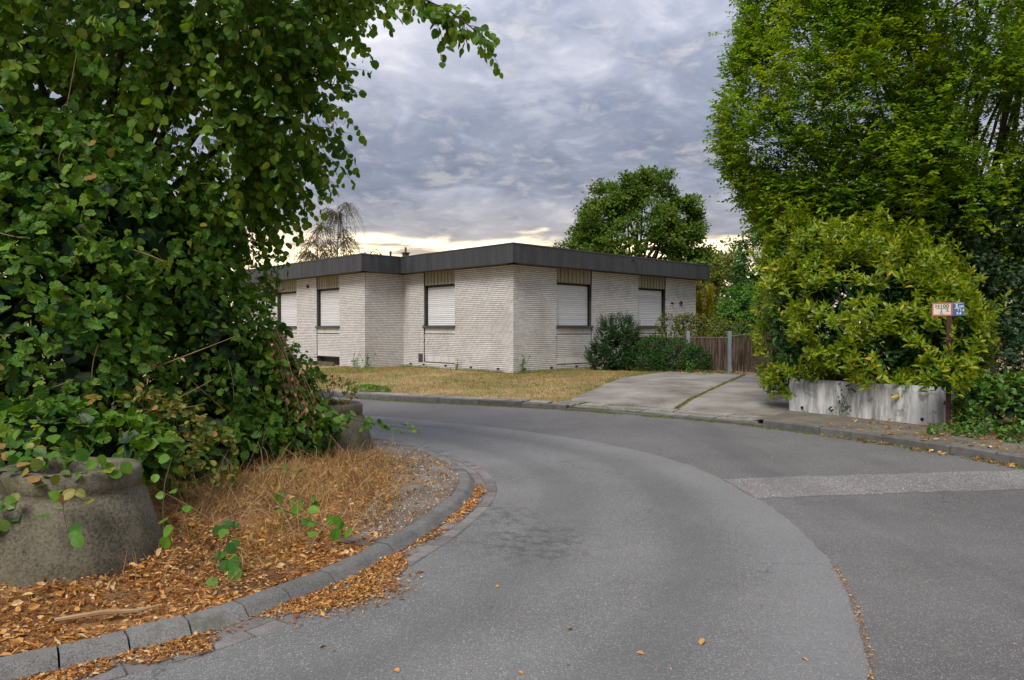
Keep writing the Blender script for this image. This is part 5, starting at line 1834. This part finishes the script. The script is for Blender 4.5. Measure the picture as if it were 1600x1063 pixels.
# plants in the small planter
simple_bush('planter_weeds', 'thin yellowish weeds growing in the small planter by the road', 'weeds', [(-2.3, 8.95, .80, .30, .28, .20)], 170, (.04, .075), 'yellowing_leaf', tmpl_oval(.3), (-2.3, 8.95, .58), clump=.0, stems=16, stem_r=.004, inner=False, n_parts=40)


# ---- grass and litter
def blades(P, h, wd_, lean, name, mat, kind_label, cat='grass', bend=None):
    n_ = len(P)
    tip = unit(UP + rnd(n_, lean) * np.array([1, 1, .2]))
    nr = rnd(n_)
    Rm_ = frames(tip, nr)
    V_, F_ = compose(tmpl_blade(), Rm_, P, h, wd_ / h)
    o = link(name, np_mesh(name, V_, F_), mat)
    tag(o, kind_label, cat, kind='stuff')
    return o


# parched lawn
n_ = 60000
s_ = rng.uniform(s_at(FAR, -8, 17.6), s_at(FAR, 4.0, 11.6), n_)
d_ = .42 + rng.random(n_) ** .8 * 9.0
xy = FAR.off(s_, d_)
c_, sn_ = math.cos(PHI), math.sin(PHI)


def house_ab(xy):
    r_ = xy - np.array([HX, HY])
    return r_[:, 0] * c_ + r_[:, 1] * sn_, -r_[:, 0] * sn_ + r_[:, 1] * c_


ha, hb_ = house_ab(xy)
inside = ((ha > 0) & (hb_ > 0)) | ((ha > -1.63) & (hb_ > 5.86))
dl = [np.array(q, float) for q in ([(1.70, 14.6), (5.05, 12.0)], [(9.85, 20.0), (4.95, 22.7)])]
D4 = np.array([(1.1, 14.85), (4.98, 12.05), (9.8, 20.0), (5.0, 22.65), (2.95, 19.6)])


def in_poly(p, poly_):
    x, y = p[:, 0], p[:, 1]
    r_ = np.zeros(len(p), bool)
    j = len(poly_) - 1
    for i in range(len(poly_)):
        xi, yi = poly_[i]
        xj, yj = poly_[j]
        r_ ^= ((yi > y) != (yj > y)) & (x < (xj - xi) * (y - yi) / (yj - yi + 1e-12) + xi)
        j = i
    return r_


ok = ~inside & ~in_poly(xy, D4) & ~((FAR.dist(xy) < .80) & (xy[:, 0] > .8))
pn = np.array([mnoise.noise(Vector((x * .7, y * .7, 7))) for x, y in xy])
xy, pn = xy[ok], pn[ok]
P = np.concatenate([xy, (TERR(xy) - .01)[:, None]], -1)
gr_ = (pn + rng.normal(0, .16, len(pn)) > -.02) | (FAR.dist(xy) < .62)
hh = rng.uniform(.03, .085, len(P))
blades(P[~gr_], hh[~gr_], rng.uniform(.008, .014, (~gr_).sum()), .6, 'lawn_grass', 'dry_lawn', 'parched yellow brown lawn grass before the house')
blades(P[gr_], hh[gr_] * 1.1, rng.uniform(.007, .012, gr_.sum()), .5, 'green_lawn_grass', 'green_grass', 'greener tufts of grass scattered over the parched lawn')


def strip_grass(pts, n_, wdt, h, name, mat, lab):
    pts = np.array(pts, float)
    seg = np.linalg.norm(np.diff(pts, axis=0), axis=1)
    cs = np.concatenate([[0], np.cumsum(seg)])
    u_ = rng.random(n_) * cs[-1]
    nn_ = np.array([mnoise.noise(Vector((x * 1.7, 3.3, n_ * .01))) for x in u_])
    u_ = u_[nn_ + rng.normal(0, .1, n_) > -.12]
    x_ = np.stack([np.interp(u_, cs, pts[:, 0]), np.interp(u_, cs, pts[:, 1])], -1) + rng.normal(0, wdt, (len(u_), 2))
    z_ = TERR(x_) if name != 'gutter_grass' else np.full(len(u_), .0)
    P_ = np.concatenate([x_, z_[:, None]], -1)
    blades(P_, rng.uniform(h[0], h[1], len(P_)), rng.uniform(.006, .011, len(P_)), .5, name, mat, lab)


strip_grass([(3.05, 13.45), (4.2, 15.7), (5.75, 18.6), (6.9, 20.9)], 2600, .045, (.03, .07), 'slab_joint_grass', 'green_grass', 'green grass growing in the long joint of the driveway slabs')
strip_grass(FAR.off(np.linspace(sd0 - .6, sd1 + .2, 30), np.full(30, .80)), 5200, .075, (.03, .08), 'edge_grass', 'green_grass', 'grass growing between driveway slabs and the paving stones')
strip_grass(FAR.off(np.linspace(sd0 - .8, sd1 + .6, 30), np.full(30, .145)), 2400, .035, (.02, .05), 'kerb_joint_grass', 'green_grass', 'grass and moss in the joint behind the far kerb')
strip_grass(FAR.off(np.linspace(s_at(FAR, -4.5, 16.7), s_at(FAR, 7, 0), 90), np.full(90, -.04)), 9000, .05, (.015, .05), 'gutter_grass', 'green_grass', 'mossy grass growing along the foot of the far kerb')
strip_grass([(4.9, 22.6), (5.6, 22.3), (6.6, 21.7)], 1500, .12, (.05, .12), 'fence_grass', 'green_grass', 'green grass growing before the plank fence')
strip_grass([(1.1, 14.95), (2.9, 19.5), (4.7, 22.6)], 1600, .09, (.04, .09), 'drive_edge_grass', 'green_grass', 'grass growing along the lawn edge of the driveway')
strip_grass([(-4.1, 26.0), (-1.9, 23.85), (0.05, 21.9), (1.6, 23.4), (3, 24.7)], 2600, .09, (.05, .15), 'wall_foot_grass', 'green_grass', 'taller grass along the foot of the house walls')


def weed(x, y, h, n_l, lab):
    b = np.array([x, y, terr1(x, y)])
    o = empty('weed', b)
    tag(o, lab, 'weed', 'weeds along the house and lawn')
    ns = 7
    A_ = np.repeat(b[None], ns, 0) + rnd(ns, .03) * np.array([1, 1, 0])
    B_ = A_ + np.stack([rng.normal(0, h * .22, ns), rng.normal(0, h * .2, ns), rng.uniform(.6, 1, ns) * h], -1)
    pth = quad_paths(A_, B_, rnd(ns, .02), 8)
    tubes_obj('stem', o, pth, .006, .003, 'fresh_leaf', 3, b)
    q_ = rng.integers(0, ns, n_l)
    P_ = pth[q_, rng.integers(1, 8, n_l)]
    foliage(o, tmpl_oval(.18), frames(unit(rnd(n_l, .7) + UP * .35), unit(UP + rnd(n_l, .5))), P_, rng.uniform(.06, .12, n_l), 'fresh_leaf', base=b)


weed(.30, 21.9, .62, 60, 'tall green weed standing at the near house corner')
weed(-5.1, 24.85, .55, 60, 'green weed at the corner of the house wing')
weed(-5.6, 25.3, .45, 40, 'smaller weed beside the wing corner weed')
weed(-1.85, 23.7, .35, 30, 'little weed under the window nearest the roof recess')
weed(5.55, 21.9, .42, 50, 'upright pale green weed before the low shrub')
weed(2.7, 23.9, .28, 30, 'low weed at the house front near the yew')
# green cushion on the lawn by the kerb
simple_bush('lawn_cushion', 'bright green cushion of leaves on the lawn near the far kerb', 'weed', [(-3.5, 16.9, .12, .36, .22, .14), (-3.2, 16.85, .12, .3, .2, .12)], 900, (.03, .06), 'fresh_leaf', tmpl_oval(.3), (-3.4, 16.9, .10), clump=0, stems=0, inner=False, face=-.7)

# straw grass on the verge
n_ = 5200
cx_, cy_ = rng.normal(0, 1, n_), rng.normal(0, 1, n_)
P = np.stack([-1.95 + .42 * cx_ + .12 * cy_, 7.35 + .85 * cy_, np.zeros(n_)], -1)
P2 = np.stack([-2.1 + .45 * rng.normal(size=2600), 5.9 + .45 * rng.normal(size=2600), np.zeros(2600)], -1)
P3 = np.stack([rng.uniform(-3.1, -1.0, 8500), rng.uniform(4.2, 7.2, 8500), np.zeros(8500)], -1)
P = np.concatenate([P, P2])
ok = (NEAR.dist(P[:, :2]) > .62) & (np.hypot(P[:, 0] + 2.32, P[:, 1] - 8.95) > .5)
s_side = (P[:, 0] < -.75)
P = P[ok & s_side]
P[:, 2] = verge_z(P[:, :2]) - .01
pn = np.array([mnoise.noise(Vector((x * 2.2, y * 2.2, 2))) for x, y in P[:, :2]])
P, pn = P[pn > -.25], pn[pn > -.25]
hh = rng.uniform(.07, .23, len(P)) * (1 + .6 * np.clip(pn, -.3, .6)) * np.where(P[:, 1] < 6.3, .75, 1)
blades(P, hh, rng.uniform(.004, .007, len(P)), .8, 'straw_grass', 'straw', 'dry straw coloured grass tussocks on the verge beside the hedge', 'dry grass')
P3 = P3[(NEAR.dist(P3[:, :2]) > .42) & (np.hypot(P3[:, 0] + 2.9, P3[:, 1] - 4.62) > .6)]
p3n = np.array([mnoise.noise(Vector((x * 2.6, y * 2.6, 6))) for x, y in P3[:, :2]])
P3 = P3[p3n + rng.normal(0, .12, len(P3)) > -.05]
P3[:, 2] = verge_z(P3[:, :2]) + .01
blades(P3, rng.uniform(.06, .22, len(P3)), rng.uniform(.003, .006, len(P3)), 1.7, 'matted_straw', 'straw', 'flattened dead grass matted among the leaves of the verge', 'dry grass')
# long dry stalks
n_ = 130
A = np.stack([rng.uniform(-3.2, -1.2, n_), rng.uniform(4.8, 8.2, n_), np.zeros(n_)], -1)
A = A[NEAR.dist(A[:, :2]) > .5]
n_ = len(A)
A[:, 2] = verge_z(A[:, :2])
Bq = A + np.stack([rng.normal(0, .28, n_), rng.normal(0, .25, n_), rng.uniform(.05, .45, n_)], -1)
V_, F_ = np_tubes(quad_paths(A, Bq, rnd(n_, .05) + UP * .08), .004, .0015, 3)
tag(link('dry_stalks', np_mesh('dry_stalks', V_, F_), 'dry_twig'), 'scattered long dry stalks over the dead leaves of the verge', 'stalks', kind='stuff')


def litter(P, size, name, lab, mat='dead_leaf', flat=.45, tm=None, lift=.006):
    n_ = len(P)
    P = P.copy()
    P[:, 2] += lift
    nr = unit(UP + rnd(n_, flat))
    Rm_ = frames(rnd(n_) * np.array([1, 1, .25]), nr)
    V_, F_ = compose(tm or tmpl_curl(), Rm_, P, size[0] + (size[1] - size[0]) * rng.random(n_) ** 1.7, .22 + .85 * rng.random(n_) ** 1.4)
    return tag(link(name, np_mesh(name, V_, F_), mat), lab, 'dead leaves', kind='stuff')


n_ = 24000
s_ = rng.uniform(s_at(NEAR, -3.4, 2.4), s_at(NEAR, -.9, 8.8), n_)
d_ = .16 + np.abs(rng.normal(0, 1.0, n_))
xy = NEAR.off(s_, d_)
fp = NEAR.dist(xy)
ok = (fp > .155) & (np.hypot(xy[:, 0] + 2.9, xy[:, 1] - 4.62) > .50)
dens = np.where(xy[:, 1] > 5.3, .42, 1.0) * np.where((xy[:, 1] > 5.6) & (fp < .75), .40, 1.0)
pn = np.array([mnoise.noise(Vector((x * 3, y * 3, 8))) for x, y in xy])
ok &= rng.random(n_) < dens * np.clip(.75 + pn, .15, 1)
xy = xy[ok]
P = np.concatenate([xy, (verge_z(xy) + rng.random(len(xy)) ** 2 * .05 * smooth01(NEAR.dist(xy) / .8 - .3))[:, None]], -1)
litter(P, (.014, .066), 'leaf_litter', 'thick bed of orange brown dead leaves on the verge', flat=.9)
xf = NEAR.off(rng.uniform(s_at(NEAR, -3.4, 2.4), s_at(NEAR, -.9, 8.8), 16000), .16 + np.abs(rng.normal(0, .75, 16000)))
xf = xf[(NEAR.dist(xf) > .15) & (rng.random(16000) < np.where(xf[:, 1] > 5.5, .35, 1.0))]
litter(np.concatenate([xf, (verge_z(xf) + rng.random(len(xf)) * .025 * smooth01(NEAR.dist(xf) / .8 - .2))[:, None]], -1), (.006, .022), 'leaf_crumbs', 'crumbled leaf bits and bud scales covering the soil of the verge', flat=.6)
# fine litter washed into the gutter and over the road edge
n_ = 24000
s_ = rng.uniform(s_at(NEAR, -3.6, 2.3), s_at(NEAR, -.37, 7.2), n_)
pn = np.array([mnoise.noise(Vector((x * 1.9, 0, 4))) for x in s_]) + np.array([mnoise.noise(Vector((x * 6, 1, 4))) for x in s_]) * .5
far_ = smooth01((s_ - s_at(NEAR, -1.0, 4.5)) / .8)
d_ = -rng.uniform(0, 1, n_) ** 1.2 * (.10 + .17 * (1 - .85 * far_) * np.clip(.5 + pn * 1.3, 0, 1)) + .03
ok = rng.random(n_) < np.clip(.62 + pn * 1.3, .06, 1) * (1 - .55 * far_)
xy = NEAR.off(s_[ok], d_[ok])
P = np.concatenate([xy, np.full((len(xy), 1), .012)], -1)
u1, u2 = rng.normal(0, 1, 2600), np.abs(rng.normal(0, 1, 2600))
xr = np.stack([-1.02 + .17 * u1 * .62 + .10 * u2, 4.27 + .17 * u1 * .8 - .075 * u2], -1)
P = np.concatenate([P, np.concatenate([xr, np.full((2600, 1), .008)], -1)])
litter(P, (.009, .036), 'gutter_litter', 'fine orange brown leaf litter washed into the gutter', flat=.35)
# loose leaves and crumbs on the asphalt
n_ = 420
xy = np.stack([rng.uniform(-2.0, 5.5, n_), rng.uniform(3.0, 11, n_)], -1)
ok = (NEAR.dist(xy) > .15) & (xy[:, 0] > np.interp(xy[:, 1], [3, 4, 5, 6, 7, 8, 9, 10, 11], [-1.9, -1.1, -.5, -.2, -.1, -.2, -.7, -1.5, -3]))
xy = xy[ok]
litter(np.concatenate([xy, np.full((len(xy), 1), .006)], -1), (.008, .022), 'road_crumbs', 'tiny scattered leaf crumbs on the asphalt', flat=.2)
xs_ = [(.32, 3.75), (.65, 3.45), (-.55, 3.3), (1.42, 3.38), (-.1, 4.35), (-.62, 4.6), (.95, 3.55), (-.95, 3.55), (.05, 3.25)]
me_l = np_mesh('fallen_leaf', *tmpl_curl())
me_l.materials.append(MATS['dead_leaf'])
labs = ['single dry leaf lying on the lane, the largest in mid road', 'dry leaf beside the middle of the lane near the camera', 'pale dry leaf on the road near the gutter litter', 'dry leaf at the seam of the relaid lane', 'small dry leaf above the litter fan', 'dry leaf close to the gutter stones', 'tiny dry leaf between lane middle and seam', 'yellow dry leaf lying just outside the gutter', 'dry leaf nearest the bottom edge of the road']
for (x_, y_), lb_ in zip(xs_, labs):
    o = link('fallen_leaf', me_l, None)
    o.location = (x_, y_, .006)
    o.rotation_euler = (rng.uniform(-.3, .3), rng.uniform(-.3, .3), rng.uniform(0, 6.28))
    o.scale = (rng.uniform(.03, .05),) * 3
    tag(o, lb_, 'leaf', 'single fallen leaves on the road')
# seam litter along the old/new joint
s_ = np.concatenate([rng.uniform(s_at(LANE, 1.5, 2.9), s_at(LANE, 2.15, 4.75), 520)])
xy = LANE.off(s_, rng.normal(-.012, .010, len(s_)))
litter(np.concatenate([xy, np.full((len(xy), 1), .005)], -1), (.006, .018), 'seam_litter', 'orange leaf crumbs caught in the seam of the relaid lane', flat=.3)
# right hand verge
n_ = 1100
s_ = rng.uniform(s_at(FAR, 4.6, 10.8), s_at(FAR, 6.3, 6.6), n_)
d_ = np.where(rng.random(n_) < .45, rng.normal(-.05, .06, n_), rng.uniform(.15, 1.6, n_))
xy = FAR.off(s_, d_)
ok = rng.random(n_) < np.clip((xy[:, 0] - 4.2) / 2.2, .1, 1)
ok &= (xy[:, 0] - wa.x) * (-wd_.y) + (xy[:, 1] - wa.y) * wd_.x < -.02
xy, d_ = xy[ok], d_[ok]
litter(np.concatenate([xy, np.where(d_ < .01, .01, .128)[:, None]], -1), (.02, .10), 'verge_litter', 'large orange fallen leaves along the kerb by the brambles', flat=.35)
n_ = 260
xy = np.stack([rng.uniform(4.6, 7.2, n_), rng.uniform(21.0, 22.6, n_)], -1)
litter(np.concatenate([xy, (TERR(xy) + .03)[:, None]], -1), (.04, .09), 'drive_litter', 'brown leaves blown before the plank fence', flat=.3)
# pale gravel on the bare footing
n_ = 1100
s_ = rng.uniform(sg[2], sg[-3], n_)
w_at = np.interp(s_, sg, wd)
xy = NEAR.off(s_, .18 + rng.random(n_) * w_at * .95)
P = np.concatenate([xy, (verge_z(xy) + .012)[:, None]], -1)
tv = np.array([(1, 0, 0), (-.9, .1, 0), (0, 1, .1), (.1, -1, 0), (0, 0, .7), (0, 0, -.5)], float)
tf = np.array([(0, 2, 4), (2, 1, 4), (1, 3, 4), (3, 0, 4), (2, 0, 5), (1, 2, 5), (3, 1, 5), (0, 3, 5)])
V_, F_ = compose((tv, tf), frames(rnd(n_), rnd(n_)), P, rng.uniform(.004, .013, n_))
tag(link('gravel', np_mesh('gravel', V_, F_), 'gravel_stone'), 'pale gravel on the bare footing behind the kerb', 'gravel', kind='stuff')
# dry fallen branch by the kerb
bo = MB().tube([(-2.35, 3.62, .105), (-2.15, 3.70, .112), (-1.98, 3.74, .105), (-1.9, 3.8, .11)], [.010, .014, .011, .005], 6).build('dry_branch', 'dry_twig')
tag(bo, 'pale dry stick lying on dead leaves below the big planter', 'stick')
